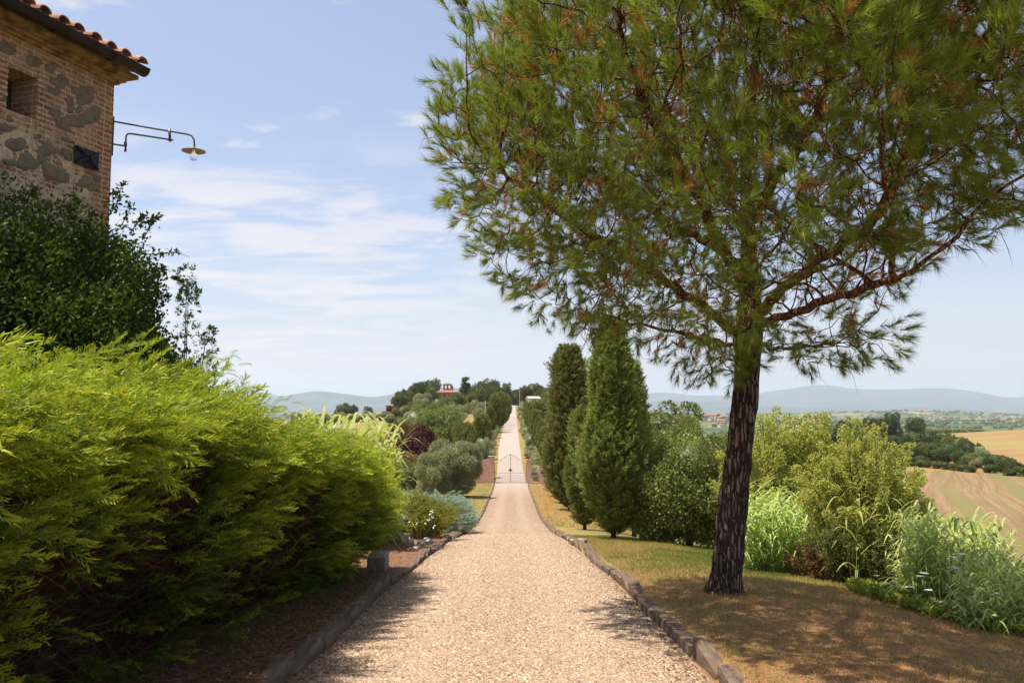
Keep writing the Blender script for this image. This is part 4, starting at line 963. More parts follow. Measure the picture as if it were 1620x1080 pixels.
# ------------------------------------------------------------------ the stone and brick house
def house():
    C = np.array([-5.51, 11.5, 0]); C[2] = -2.6; A = R(18.6); d = np.array([-math.sin(A), -math.cos(A), 0]); nrm = np.array([math.cos(A), -math.sin(A), 0])
    root = empty('stone_farmhouse', C, 'old farmhouse of brick and rubble stone with terracotta tiles above the climbing shrub', 'house', None, math.atan2(d[1], d[0]))
    def WL(px, py, off=0.0):
        r = P(px, py, 1.0); t = (np.dot(nrm, C) + off) / np.dot(nrm, r); p = r*t - C
        return np.array([np.dot(d, p), off, p[2]])
    m, nt = newmat('brick_and_rubble'); tcx = N(nt, 'ShaderNodeTexCoord').outputs['Object']; x, y, z = sepxyz(nt, tcx)
    nz = noise(nt, tcx, 4, 4); n2 = noise(nt, tcx, 22, 5, .65); n0 = noise(nt, tcx, 1.7, 4)
    uu = M_(nt, 'ADD', M_(nt, 'SUBTRACT', x, y), M_(nt, 'MULTIPLY', n2, .035)); vv = M_(nt, 'ADD', z, M_(nt, 'ADD', M_(nt, 'MULTIPLY', nz, .05), M_(nt, 'MULTIPLY', n2, .030)))
    bt = N(nt, 'ShaderNodeTexBrick', {'Vector': comb(nt, uu, vv, 0), 'Color1': (.30, .105, .060), 'Color2': (.54, .26, .165), 'Mortar': (0, 0, 0), 'Scale': 1.0, 'Mortar Size': .010, 'Mortar Smooth': .25, 'Bias': -.1, 'Brick Width': .165, 'Row Height': .066}, offset=.5, squash=.7, squash_frequency=2)
    mm = bt.outputs['Fac']
    body = mapr(nt, M_(nt, 'ADD', x, M_(nt, 'MULTIPLY', nz, .25)), .36, .50)
    lose = M_(nt, 'MULTIPLY', mapr(nt, noise(nt, tcx, 6.5, 6, .7), .40, .50), mapr(nt, M_(nt, 'ADD', z, 0.0), 6.15, 5.9, .3, 1))
    mort = M_(nt, 'MAXIMUM', mm, M_(nt, 'MULTIPLY', lose, body))
    mc = mix(nt, mapr(nt, n2, .3, .7), (.42, .31, .19), (.66, .53, .36))
    bc = mix(nt, mapr(nt, n2, .4, .7, 0, .6), bt.outputs['Color'], (.15, .065, .05))
    bc = mix(nt, mapr(nt, n0, .45, .7, 0, .5), bc, (.38, .24, .16))
    h = M_(nt, 'ADD', M_(nt, 'MULTIPLY', M_(nt, 'SUBTRACT', 1.0, mort), .8), M_(nt, 'MULTIPLY', n2, .5))
    stn = mix(nt, mapr(nt, noise(nt, vmul(nt, tcx, (1.6, 1.6, .7)), 1.6, 5, .65), .45, .70, 0, .62), mix(nt, mort, bc, mc), (.20, .125, .080))
    out(nt, bsdf(nt, stn, .95, h, 1.0, .03, .1))
    MAT['wall'] = m
    top = WL(180, 133)[2]; H = top
    w = [WL(12, 107), WL(59, 122), WL(57, 187), WL(12, 176)]; x0, x1 = w[1][0]+.0, w[0][0]; zt = (w[0][2]+w[1][2])/2; zb = (w[2][2]+w[3][2])/2
    b = MB(); th = .5; L = 9.0
    def bx(xa, xb, za, zb_, ya=-th, yb=0.0): b.box(((xa+xb)/2, (ya+yb)/2, (za+zb_)/2), (xb-xa, yb-ya, zb_-za))
    bx(0, x0, -.5, H); bx(x1, L, -.5, H); bx(x0, x1, zt, H); bx(x0, x1, -.5, zb)
    bx(0, L, -.5, H, -6.5, -th-.3); bx(0, x0, -.5, H, -th-.3, -th); bx(x1, L, -.5, H, -th-.3, -th)
    wall_mb = b
    wr = MB(); zc = (zt+zb)/2; xc = (x0+x1)/2
    wr.box((xc, -.44, zt-.03), (x1-x0, .06, .06)); wr.box((xc, -.44, zb+.03), (x1-x0, .06, .06)); wr.box((x0+.03, -.44, zc), (.06, .06, zt-zb-.12)); wr.box((x1-.03, -.44, zc), (.06, .06, zt-zb-.12)); wr.box((xc, -.44, zc), (.04, .05, zt-zb-.12))
    win = wr.build('window', simple('old_window_wood', (.06, .04, .03), .7, .3, 12), root)
    MB().box((xc, -.475, zc), (x1-x0-.004, .01, zt-zb-.004)).build('pane', simple('dark_glass', (.006, .006, .008), .08, .1, 3, 0, 0, .0, .6), win)
    # brick quoins round the opening, set a few mm proud
    rb = wall_mb; rs = np.random.default_rng(5)
    k = 0; z = zb - .13
    while z < zt + .10:
        for sgn, xe in ((-1, x0), (1, x1)):
            ln = .25 if k % 2 else .14
            rb.box((xe + sgn*ln/2, -.12 + .004 + rs.uniform(0, .008), z + .028), (ln, .25, .052), jit=.004)
        z += .069; k += 1
    nwall = len(rb.f)
    # field stones seen in the wall, from the photograph
    st = [(30,230,42,30,0),(160,290,37,27,.2),(240,320,27,27,0),(280,390,38,34,.5),(255,432,35,27,.3),(400,445,60,36,.2),(330,480,20,18,.4),(383,482,24,18,.4),(260,543,24,30,0),(350,575,58,32,.3),(435,550,38,46,.6),(335,520,17,15,0),(300,600,38,15,.4),(45,565,20,15,.3),(20,605,42,20,.2),(78,685,44,32,.2),(218,712,36,35,.3),(195,752,28,25,.4),(320,735,24,24,0),(127,768,47,43,0),(255,820,60,40,.4),(45,770,32,17,.2),(405,865,30,28,.3),(445,885,30,22,.4),(460,845,24,14,.2),(275,718,16,15,0),(317,665,25,12,.3),(15,470,14,14,0),(180,650,18,12,0),(375,520,20,14,.3)]
    sm = wall_mb
    for k, (cx_, cy_, rx, ry, ro) in enumerate(st):
        r = np.random.default_rng(900+k); nn = 14; ring = []
        for q in range(nn):
            a = q*2*math.pi/nn; rr = 1 + .16*math.sin(2*a+k) + .12*math.sin(3*a+k*2) + r.normal()*.10
            ex, ey = rx*math.cos(a)*rr*1.08, ry*math.sin(a)*rr*1.08
            ring.append((cx_ + ex*math.cos(ro) - ey*math.sin(ro), cy_ + ex*math.sin(ro) + ey*math.cos(ro)))
        c0 = WL(cx_/3, cy_/3); R0 = [WL(a/3, b_/3) for a, b_ in ring]
        V = []
        for (f, yo) in ((1.0, -.01), (.97, .004), (.90, .010), (.4, .013 + r.uniform(0, .004))):
            for q in R0: V.append(((q[0]-c0[0])*f + c0[0], yo + r.normal()*.0025, (q[2]-c0[2])*f + c0[2]))
        V.append((c0[0], .014, c0[2])); Fc = []
        for e in range(3):
            for q in range(nn): Fc.append((e*nn+q, e*nn+(q+1) % nn, (e+1)*nn+(q+1) % nn, (e+1)*nn+q))
        for q in range(nn): Fc.append((3*nn+q, 3*nn+(q+1) % nn, 4*nn))
        sm.add(V, Fc)
    m2, nt = newmat('rubble_stone'); tcx = N(nt, 'ShaderNodeTexCoord').outputs['Object']; a = noise(nt, tcx, 4.5, 2); b2 = noise(nt, tcx, 26, 5, .7)
    out(nt, bsdf(nt, mix(nt, mapr(nt, b2, .3, .7, 0, .6), ramp(nt, a, [(.3, (.12, .105, .085)), (.45, (.22, .18, .105)), (.55, (.15, .115, .085)), (.7, (.27, .165, .10))]), (.19, .17, .12)), .9, b2, .8, .015, .15))
    wo = sm.build('wall', m, root); wo.data.materials.append(m2)
    for q in wo.data.polygons[nwall:]: q.material_index = 1; q.use_smooth = True
    # stepped brick cornice
    cm = simple('ochre_cornice_brick', (.30, .195, .105), .95, .55, 7, bs=.8, bd=.03)
    cb = MB(); zc = top; ct = (WL(202, 118, .28)[2] - top + .05)
    for k, (pr, hh) in enumerate(((.05, ct*.28), (.11, ct*.30), (.28, ct*.42))):
        xx = -min(pr, .15)
        while xx < L:
            ln = .26 if k < 2 else .14
            cb.box((xx+ln/2, (pr-.4)/2, zc + hh/2 + .001*k), (ln-.008, pr+.4, hh-.004), jit=.005); xx += ln
        zc += hh
    cb.build('cornice', cm, root)
    # gutter: half round along the eave, running past the corner
    ge = WL(229, 113, .40)
    gzc = ge[2] + .01; r_ = .095; gx0 = ge[0]
    g = MB(); sg = 14
    th_ = np.linspace(math.pi*.98, 2*math.pi*1.01, sg); V = []
    for xx in (gx0, L):
        for rad in (r_, r_-.008):
            for t in th_: V.append((xx, .40 + rad*math.cos(t), gzc + rad*math.sin(t)))
    Fc = []
    for q in range(sg-1):
        Fc += [(q, q+1, 2*sg+q+1, 2*sg+q), (sg+q, 3*sg+q, 3*sg+q+1, sg+q+1), (q, sg+q, sg+q+1, q+1)]
    Fc += [(0, 2*sg, 3*sg, sg), (sg-1, 2*sg-1, 4*sg-1, 3*sg-1)]
    # end cap
    V.append((gx0+.004, .40, gzc)); ce = len(V)-1
    for q in range(sg-1): Fc.append((q+1, q, ce))
    g.add(V, Fc)
    gut = g.build('gutter', MAT['gutter'], root, smooth=False)
    rim = MB(); rim.tube([(gx0, .40+r_, gzc), (L, .40+r_, gzc)], .010, 6); rim.tube([(gx0, .40-r_, gzc), (L, .40-r_, gzc)], .008, 6)
    for q in range(9): rim.tube([(.5+q*.9, .40 + (r_+.005)*math.cos(t), gzc + (r_+.005)*math.sin(t)) for t in th_], .008, 5)
    rim.build('gutter_rim', MAT['gutter'], gut)
    # roof: sloping deck and rows of half-round tiles
    zc = gzc - .005; slope = math.tan(R(17)); rf = MB()
    rx0 = -.13; V = [(rx0, .34, zc+.012), (L+.2, .34, zc+.012), (L+.2, -3.4, zc+.012+3.74*slope), (rx0, -3.4, zc+.012+3.74*slope), (L+.2, -7.1, zc+.012), (rx0, -7.1, zc+.012)]
    V += [(a, b_, c-.05) for a, b_, c in V]
    rf.add(V, [(0, 1, 2, 3), (3, 2, 4, 5), (6, 9, 8, 7), (9, 11, 10, 8), (0, 6, 7, 1), (5, 4, 10, 11), (0, 3, 9, 6), (3, 5, 11, 9), (1, 7, 8, 2), (2, 8, 10, 4)])
    m3, nt = newmat('terracotta_tiles'); tcx = N(nt, 'ShaderNodeTexCoord').outputs['Object']; a = noise(nt, tcx, 3.3, 4); b2 = noise(nt, tcx, 30, 5, .7)
    out(nt, bsdf(nt, mix(nt, mapr(nt, b2, .35, .7), ramp(nt, a, [(.3, (.34, .13, .075)), (.5, (.50, .25, .15)), (.7, (.42, .30, .22))]), (.22, .14, .10)), .9, b2, .6, .008, .15))
    roof = rf.build('roof', m3, root)
    tl = MB(); rs = np.random.default_rng(3); xx = rx0+.10
    def tile(xc_, yf, zf, rad, ln, cup=True):
        na = 9; V = []; sgn = 1 if cup else -1
        for (s, rr) in ((0, rad), (1, rad*.82)):
            for rad2 in (rr, rr-.014):
                for q in range(na):
                    t = math.pi*q/(na-1); V.append((xc_ + rad2*math.cos(t), yf - s*ln, zf + s*ln*slope + sgn*rad2*math.sin(t)*.85))
        Fc = []
        for q in range(na-1):
            Fc += [(q, q+1, 2*na+q+1, 2*na+q), (na+q, 3*na+q, 3*na+q+1, na+q+1), (q, na+q, na+q+1, q+1), (2*na+q, 2*na+q+1, 3*na+q+1, 3*na+q)]
        Fc += [(0, 2*na, 3*na, na), (na-1, 2*na-1, 4*na-1, 3*na-1)]
        tl.add(V, Fc)
    while xx < L:
        for r in range(9):
            jy = rs.normal()*.012; tile(xx + rs.normal()*.008, .42 - r*.40 + jy, zc + .085 + r*.40*slope - .008*r + rs.normal()*.004, .092, .46)
            if r < 3: tile(xx + .13, .40 - r*.40, zc + .09 + r*.40*slope, .085, .46, False)
        xx += .26
    tl.build('roof_tiles', m3, root, smooth=False)
    # wall anchor: square iron plate with a raised cross
    q = [WL(115, 229), WL(153, 243), WL(153, 272), WL(114, 257)]; cen = sum(q)/4; hx = abs(q[0][0]-q[1][0])/2; hz_ = abs((q[0][2]+q[1][2]-q[2][2]-q[3][2])/4)
    ab = MB(); ab.box((cen[0], .03, cen[2]), (2*hx, .02, 2*hz_)); ap = ab.build('anchor_plate', MAT['iron'], root, bevel=.004)
    cb = MB()
    for s in (-1, 1): cb.tube([(cen[0]-hx*.92, .052, cen[2]-s*hz_*.92), (cen[0], .085, cen[2]), (cen[0]+hx*.92, .052, cen[2]+s*hz_*.92)], .016, 6)
    cb.tube([(cen[0], .03, cen[2]), (cen[0], .12, cen[2])], .026, 8); cb.build('cross_bar', MAT['iron'], ap)
    # wall lamp on its swinging arm
    B = P(178, 192, 11.52); Z0 = B[2]; lamp = empty('wall_lamp', B, 'black swing arm wall lamp with disc shade and clear bulb on the house corner', 'lamp')
    ad = np.array([math.sin(R(54)), math.cos(R(54)), 0])
    def at(px, py):
        kk = (px-810)/(F*math.cos(PITCH) - (540-py)*math.sin(PITCH)); s = (kk*B[1]-B[0])/(ad[0]-kk*ad[1]); Y = B[1]+ad[1]*s; return P(px, py, Y) - B
    br = MB(); a0 = P(177.5, 184, 11.52)-B; a1 = P(174, 246, 11.52)-B
    br.box(((a0[0]+a1[0])/2, 0, (a0[2]+a1[2])/2), (.05, .05, a0[2]-a1[2]), rz=-A)
    br.build('wall_bracket', MAT['iron'], lamp, bevel=.003)
    z1 = at(270, 208); up = MB(); R1 = .0125
    s0 = at(178, 192); s1 = at(296, 212.5); s2 = at(303, 215); s3 = at(307, 221); s4 = at(308, 233)
    up.tube([s0, at(240, 203), s1, s2, s3, s4], R1, 8); up.tube([at(268, 206.5) + (0, 0, .02), at(269, 224)], .02, 8)
    up.tube([at(178, 228), at(194, 230.5), at(199, 231)], R1, 8); up.tube([at(198.5, 238), at(199, 226), at(199.5, 216), at(201.5, 212.5), at(206, 211.5), at(240, 216.5), at(274, 222)], R1, 8)
    up.tube([at(198.5, 225), at(198.5, 232)], .022, 8); up.tube([at(198.5, 236), at(198.4, 240)], .018, 8)
    up.build('arm', simple('arm_iron', (.12, .12, .125), .45, .3, 20, .5), lamp, smooth=True)
    c = at(306.5, 238); prof = [(.016, .07), (.022, .045), (.045, .03), (.10, .012), (.168, -.010), (.170, -.014), (.10, .004), (.03, .018), (.0, .02)]
    V = []; ns = 32
    for (r, zz) in prof:
        for q in range(ns): V.append((c[0]+r*math.cos(q*2*math.pi/ns), c[1]+r*math.sin(q*2*math.pi/ns), c[2]+zz))
    Fc = [(e*ns+q, e*ns+(q+1) % ns, (e+1)*ns+(q+1) % ns, (e+1)*ns+q) for e in range(len(prof)-1) for q in range(ns)]
    MB().add(V, Fc).build('lamp_shade', simple('enamel_shade', (.30, .27, .17), .4, .3, 12, .3), lamp, smooth=True)
    m4, nt = newmat('bulb_glass'); g_ = N(nt, 'ShaderNodeBsdfPrincipled', {'Base Color': (.95, .95, .95), 'Roughness': .05, 'Transmission Weight': .9, 'IOR': 1.2}); out(nt, g_.outputs[0])
    prof = [(.0, .01), (.022, .01), (.026, -.03), (.045, -.05), (.058, -.075), (.060, -.10), (.048, -.13), (.028, -.147), (.0, -.153)]
    V = []
    for (r, zz) in prof:
        for q in range(ns): V.append((c[0]+r*math.cos(q*2*math.pi/ns), c[1]+r*math.sin(q*2*math.pi/ns), c[2]+zz))
    MB().add(V, [(e*ns+q, (e+1)*ns+q, (e+1)*ns+(q+1) % ns, e*ns+(q+1) % ns) for e in range(len(prof)-1) for q in range(ns)]).build('bulb', m4, lamp, smooth=True)
house()

# ------------------------------------------------------------------ climbing shrub against the house, sapling beside it
def climber():
    base = np.array([-5.75, 8.2, gz(-5.75, 8.2)]); root = empty('climbing_shrub', base, 'tall dense dark green climbing shrub with trailing tendrils against the farmhouse', 'shrub', None, -R(18.6))
    A = -R(18.6); ca, sa = math.cos(A), math.sin(A)
    def loc(w): w = np.asarray(w) - base; return np.stack([w[..., 0]*ca + w[..., 1]*sa, -w[..., 0]*sa + w[..., 1]*ca, w[..., 2]], -1)
    n = 120000; u = rng.uniform(0, 1, n); th = rng.uniform(0, 2*math.pi, n); ph = np.arccos(rng.uniform(-.1, 1, n))
    sp = lambda v, e: np.sign(v)*np.abs(v)**e
    def shell(th, ph, k):
        bump = 1 + .20*(fbm(th*2.2, ph*3, 15, 4)-.5)*2 + .0*k
        return np.stack([sp(np.cos(th)*np.sin(ph), .75)*1.30*bump, sp(np.sin(th)*np.sin(ph), .65)*3.55*bump, .2 + np.clip(sp(np.cos(ph), .55), -.1, 2)*4.38*bump], -1)
    p = shell(th, ph, 0); o = unit(p*np.array([1/1.3, 1/3.55, 1/4.3])*1.0); 
    p = p * (1 - .11*rng.uniform(0, 1, n)**1.5)[:, None] + rng.normal(size=(n, 3))*.05
    f = unit(o*.5 + rng.normal(size=(n, 3))*.7 + np.array([0, 0, .35]))
    cl = fbm(th*9, ph*14, 16, 3); v = np.clip(.1+.9*(cl-.3) + .35*rng.uniform(0, 1, n)-.1, 0, .84); v = np.where(rng.uniform(0, 1, n) < .006, .98, v)
    P_ = [p]; F_ = [f]; V_ = [v]; tb = MB()
    for pts in (((165,350,10.6),(185,322,10.7),(190,300,10.8),(196,290,10.8),(207,286,10.8)), ((225,380,10.8),(240,356,10.8),(248,345,10.8),(262,341,10.8)), ((225,402,10.8),(255,402,10.8),(275,399,10.8),(300,406,10.8)), ((230,430,10.8),(255,425,10.8),(270,428,10.8)),
                ((205,370,10.7),(222,345,10.8),(226,335,10.8)), ((215,350,10.9),(236,352,10.9),(240,340,10.9)), ((180,330,10.5),(178,312,10.5),(184,300,10.6)), ((110,340,9.6),(120,318,9.6),(118,306,9.6)), ((40,320,9),(52,302,9),(60,296,9)), ((240,480,10.8),(262,470,10.8),(272,474,10.8)), ((190,360,10.6),(205,330,10.7),(203,318,10.7))):
        w = np.array([P(*q) for q in pts]); l = loc(w); s = np.linspace(0, len(l)-1, 26); q = np.array([pchip_eval(np.arange(len(l)), l[:, k], s) for k in range(3)]).T
        tb.tube(q, np.linspace(.008, .002, 26), 4); tb.build('tendril', MAT['twig'], root, smooth=True); tb = MB()
        kk = rng.integers(0, 22, 60); lp = q[kk] + rng.normal(size=(60, 3))*.025*(1.5 - kk/22)[:, None]; P_.append(lp); F_.append(rdir(60)); V_.append(rng.uniform(.2, .8, 60))
    MB().tube([(.2, -1, -.1), (.1, -1, 1.5), (0, -.6, 3)], [.09, .07, .03], 7).build('stem', MAT['twig'], root, smooth=True); MB().tube([(0, 1.6, -.1), (.1, 1.5, 1.4), (.1, 1.9, 3)], [.08, .06, .03], 7).build('stem', MAT['twig'], root, smooth=True)
    p = np.concatenate(P_); f = np.concatenate(F_); v = np.concatenate(V_)
    scatter('foliage', LEAF, p, frames(f), rng.uniform(.040, .074, len(p)), v, MAT['climber'], root)
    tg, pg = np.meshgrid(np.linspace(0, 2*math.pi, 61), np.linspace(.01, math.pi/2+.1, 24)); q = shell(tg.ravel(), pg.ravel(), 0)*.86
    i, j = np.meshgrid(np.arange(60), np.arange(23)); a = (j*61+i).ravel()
    mesh('light_blocking_core', q, np.stack([a, a+61, a+62, a+1], 1), simple('dark_core', (.012, .022, .008), .95, .5, 12, bs=1, bd=.08), root)  # dark shell added inside the leaves to block light
climber()
stem_shrub('laurel_sapling', 'thin light green sapling with upright leafy shoots right of the dark climbing shrub', 'sapling', (-4.48, 11.6, gz(-4.48, 11.6)), .50, .5, 4.85, 18, 75, .105, 'sapling', 31, temps=SPRIG+SPRIGO, basal=.35, spread=.9, droop=.3, ls=.35)
stem_shrub('laurel_sapling', 'lower fuzzy sapling between the climbing shrub and the hedge top', 'sapling', (-4.45, 11.2, gz(-4.45, 11.2)), .6, .5, 3.9, 16, 75, .10, 'sapling', 37, temps=SPRIG+SPRIGO, basal=.35, spread=.9, droop=.3, ls=.3)

# ------------------------------------------------------------------ garden bed on the left
def at_px(px, Y): x = P(px, 650, Y)[0]; return (x, Y, gz(x, Y))
stem_shrub('flowering_shrub', 'low yellow green shrub with rusty shoots above the garden rocks', 'shrub', (-3.55, 27.5, gz(-3.55, 27.5)), 1.75, 1.6, 1.5, 260, 60, .075, 'rose', 51, spread=1.1, droop=.35, basal=.7, temps=SPRIG)
stem_shrub('flowering_shrub', 'small yellow green bush tucked against the far end of the juniper hedge', 'shrub', (-4.3, 25.2, gz(-4.3, 25.2)), 1.1, 1.0, 1.1, 110, 55, .075, 'rose', 52, spread=1.1, basal=.7, temps=SPRIG)
FL = [T([(.0,.0,.0),(.5,.2,.1),(.5,.8,.2),(0,1,.1),(-.5,.8,.2),(-.5,.2,.1)], [(0,1,2,3),(0,3,4,5)], [0,0,.5,1,.5,0])]
for k, (px, py, Y) in enumerate(((640, 820, 25.9), (634, 818, 25.8), (680, 813, 26.0), (684, 818, 25.9), (678, 822, 25.9), (618, 834, 25), (687, 833, 25.7), (632, 823, 25.7), (646, 826, 25.8), (683, 808, 26.1), (660, 829, 25.8), (673, 827, 25.9))):
    c = P(px, py, Y); n = 9; e = empty('white_rose', c, 'creamy white blossom on the low yellow green garden shrub', 'flower', 'white blossoms on the garden shrub')
    scatter('petals', FL, rng.normal(size=(n, 3))*.02, frames(rdir(n)), .042, rng.uniform(0, 1, n), MAT['petal'], e)
    MB().tube([(0, 0, 0), (.02, .05, -.35)], .005, 4).build('stem', MAT['stem'], e)
def blue_juniper(base, rx, ry, h, n, seed, label):
    root = empty('blue_juniper', base, label, 'shrub'); rg = np.random.default_rng(seed); a = rg.uniform(0, 6.28, n); q = rg.uniform(0, 1, n)**.5
    tier = rg.uniform(.15, 1, n); p = np.stack([np.cos(a)*q*rx, np.sin(a)*q*ry, h*tier*(1-.45*q**2)], 1)
    f = np.stack([np.cos(a)*.8+.5, np.sin(a)*.8-.1, .55*np.ones(n)], 1) + rg.normal(size=(n, 3))*.25
    scatter('foliage', FROND, p, frames(f, np.tile([0, 0, 1.], (n, 1)) + rg.normal(size=(n, 3))*.3), rg.uniform(.32, .6, n), rg.uniform(0, 1, n), MAT['bluejun'], root)
    b = MB()
    for k in range(16):
        t = rg.uniform(0, 6.28); b.tube([(0, 0, -.1), (math.cos(t)*rx*.4, math.sin(t)*ry*.4, h*.35), (math.cos(t)*rx*.85, math.sin(t)*ry*.85, h*.6)], [.05, .03, .01], 5)
    b.build('branches', MAT['twig'], root)
blue_juniper((-2.95, 36.5, gz(-2.95, 36.5)), 1.15, 2.6, 1.45, 1300, 5, 'blue green spreading juniper touching the left kerb beyond the flower bed')
blue_juniper((-4.3, 38.5, gz(-4.3, 38.5)), 1.3, 1.8, 1.55, 900, 6, 'blue green juniper behind the flower bed farther from the kerb')

# ------------------------------------------------------------------ trees right of the drive
cypress('cypress', 'tall bright green cypress with flame shaped top nearest the drive on the lawn', (3.08, 26.3, gz(3.08, 26.3)), 6.6, .80, 3, n=8000, size=.36)
g = GP(925, 838); cypress('cypress', 'shorter cypress tight behind the left side of the tall bright cypress', g, 5.3, .62, 8, n=4200, size=.36, prof=1)
cypress('cypress', 'cypress top showing behind the right side of the tall bright cypress', (4.65, 33, gz(4.65, 33)), 6.5, .58, 9, n=4200, size=.38)
cypress('cypress', 'tall dark ragged cypress between the gate and the bright cypress', (4.1, 61, gz(4.1, 61)), 11.2, 1.18, 12, 'cypress_dark', n=5600, size=.75, prof=1, tr=.12)
cypress('cypress', 'low dark cypress beside the drive nearest the brick gate wall', (3.9, 76, gz(3.9, 76)), 5.8, .8, 13, 'cypress_dark', n=2200, size=.7, prof=1, tr=.1)
cypress('cypress', 'narrow dark cypress at the foot of the tall ragged one', (3.9, 68, gz(3.9, 68)), 5.0, .8, 14, 'cypress_dark', n=1500, size=.6, prof=1, tr=.1)
broadleaf('holm_oak', 'rounded light green oak with dark leaning trunk between cypress and pine trunk', 'tree', (5.45, 26.6, gz(5.45, 26.6)), 4.15, 1.85, 1.7, 'oak', 84, 50000, .088, -.07, 21, r0=.11, cr=.34, hollow=.45)
broadleaf('holm_oak', 'taller grey green oak crown rising behind the rounded oak', 'tree', (6.3, 36, gz(6.3, 36)), 6.7, 1.8, 1.8, 'oak', 40, 15000, .12, .0, 22, r0=.13)
broadleaf('holm_oak', 'bushy oak half hidden by the pine trunk', 'tree', (6.75, 25.2, gz(6.75, 25.2)), 3.9, 1.5, 1.4, 'oak', 44, 21000, .09, -.06, 23, r0=.1)
stem_shrub('elm_shrub', 'yellow green shrub showing just right of the pine trunk', 'shrub', (7.0, 22.5, gz(7.0, 22.5)), 1.9, 1.5, 4.2, 120, 150, .085, 'elm', 61, spread=1.0, basal=.6, temps=SPRIG)
stem_shrub('elm_shrub', 'yellow green shrub with pale leaf tips above the middle of the reeds', 'shrub', (8.5, 22.5, gz(8.5, 22.5)), 1.9, 1.6, 4.4, 120, 150, .085, 'elm', 62, spread=1.0, basal=.6, temps=SPRIG)
stem_shrub('elm_shrub', 'tall open yellow green elm bush with wispy shoots before the mown field', 'shrub', (6.95, 17.0, gz(6.95, 17.0)), 1.25, 1.2, 3.4, 130, 170, .062, 'elm', 63, spread=1.05, basal=.55, temps=SPRIG, ls=.05)
stem_shrub('bramble', 'low dark bramble at the foot of the tall elm bush', 'shrub', (6.9, 16.6, gz(6.9, 16.6)), 1.3, .9, 1.7, 90, 60, .05, 'oak', 64, spread=1.1, basal=.8, temps=SPRIG)
stem_shrub('bramble', 'low tangled green bramble between the elm bush and the right hand reeds', 'shrub', (8.0, 16.2, gz(8.0, 16.2)), 1.3, 1.0, 1.5, 80, 80, .065, 'oak', 65, spread=1.1, basal=.8, temps=SPRIG)
stem_shrub('dry_shrub', 'small rusty dry bush at the foot of the elm bush beside the first reeds', 'shrub', (6.0, 16.9, gz(6.0, 16.9)), .6, .5, .9, 50, 50, .05, 'rust', 66, spread=1.1, basal=.8, temps=SPRIG)
def patch(n, pxa, pxb, Ya, Yb, seed):
    r = np.random.default_rng(seed); Y = r.uniform(Ya, Yb, n); px = r.uniform(pxa, pxb, n); return [(float(P(a, 850, b)[0]), float(b)) for a, b in zip(px, Y)]
reeds('reed_bed', 'dense green reeds right of the pine trunk below the yellow green shrubs', patch(230, 1165, 1335, 17.2, 20.0, 1), 1.2, 2.0, 71)
reeds('reed_bed', 'bright green reeds at the right edge of the lawn in front of the field', patch(230, 1425, 1570, 13.0, 17.0, 2), 1.0, 1.75, 72, lw=.019, nl=14)
reeds('reed_bed', 'tall broad leaved reeds in the lower right corner of the garden', patch(190, 1510, 1700, 10.8, 13.5, 3), .6, 1.15, 73, lw=.019, nl=14)
reeds('reed_bed', 'few tall cane shoots standing up through the elm bush', patch(9, 1300, 1420, 15.8, 16.6, 4), 1.6, 2.4, 74, lw=.028, lean=.05)
reeds('reed_bed', 'pale giant reeds rising behind the juniper hedge on the left', patch(150, 470, 610, 21, 25, 5), 2.6, 3.7, 75, lw=.045, nl=12)
# herbs and wild carrot along the lawn edge
n = 9000; px = rng.uniform(1330, 1640, n); Y = rng.uniform(10.8, 16.5, n); x = (px-810)/1346*Y; kp = x > 5.6 + .35*vnoise(Y*1.5, Y*0, 2) + np.clip((13-Y)*.1, -1, 1) ; x, Y = x[kp], Y[kp]; n = len(x)
hh = rng.uniform(.08, .34, n)
tag(scatter('meadow_herbs', SPRIG, np.stack([x, Y, HG(x, Y)+hh*.3*rng.uniform(0, 1, n)], 1), frames(np.stack([rng.normal(size=n)*.4, rng.normal(size=n)*.4, np.ones(n)], 1)), hh*.55, rng.uniform(0, 1, n), MAT['herb']), kind='stuff')
for k, (px, py) in enumerate(((1383, 929), (1400, 924), (1423, 943), (1395, 935), (1470, 935), (1483, 953), (1455, 913), (1461, 908), (1530, 930), (1527, 978), (1543, 980), (1548, 984), (1528, 972), (1570, 975), (1415, 922), (1508, 900), (1495, 960), (1440, 930), (1522, 878), (1503, 882), (1575, 940), (1388, 912), (1560, 955), (1478, 962))):
    Yq = np.interp(px, [1380, 1450, 1620], [14.3, 12.6, 10.4]) ; c = P(px, py, Yq); hgt = c[2] - gz(c[0], Yq)
    e = empty('wild_carrot', c, 'white wild carrot flower head among the herbs at the lawn edge', 'flower', 'white wild carrot flowers at the lawn edge')
    n = 16; a = rng.uniform(0, 6.28, n); q = rng.uniform(0, 1, n)**.5*.055
    scatter('flower_head', FL, np.stack([np.cos(a)*q, np.sin(a)*q, .012 - q*q*3], 1), frames(np.stack([np.cos(a), np.sin(a), .3+0*a], 1), np.tile([0, 0, 1.], (n, 1))), .03, rng.uniform(0, 1, n), MAT['petal'], e)
    b = MB(); b.tube([(0, 0, 0), (.01, 0, -max(.3, hgt)*.5), (.03, .01, -max(.3, hgt))], .004, 4)
    for q in range(5): b.tube([(0, 0, -.06), (.045*math.cos(q*1.26), .045*math.sin(q*1.26), 0)], .0015, 3)
    b.build('stem', MAT['stem'], e)

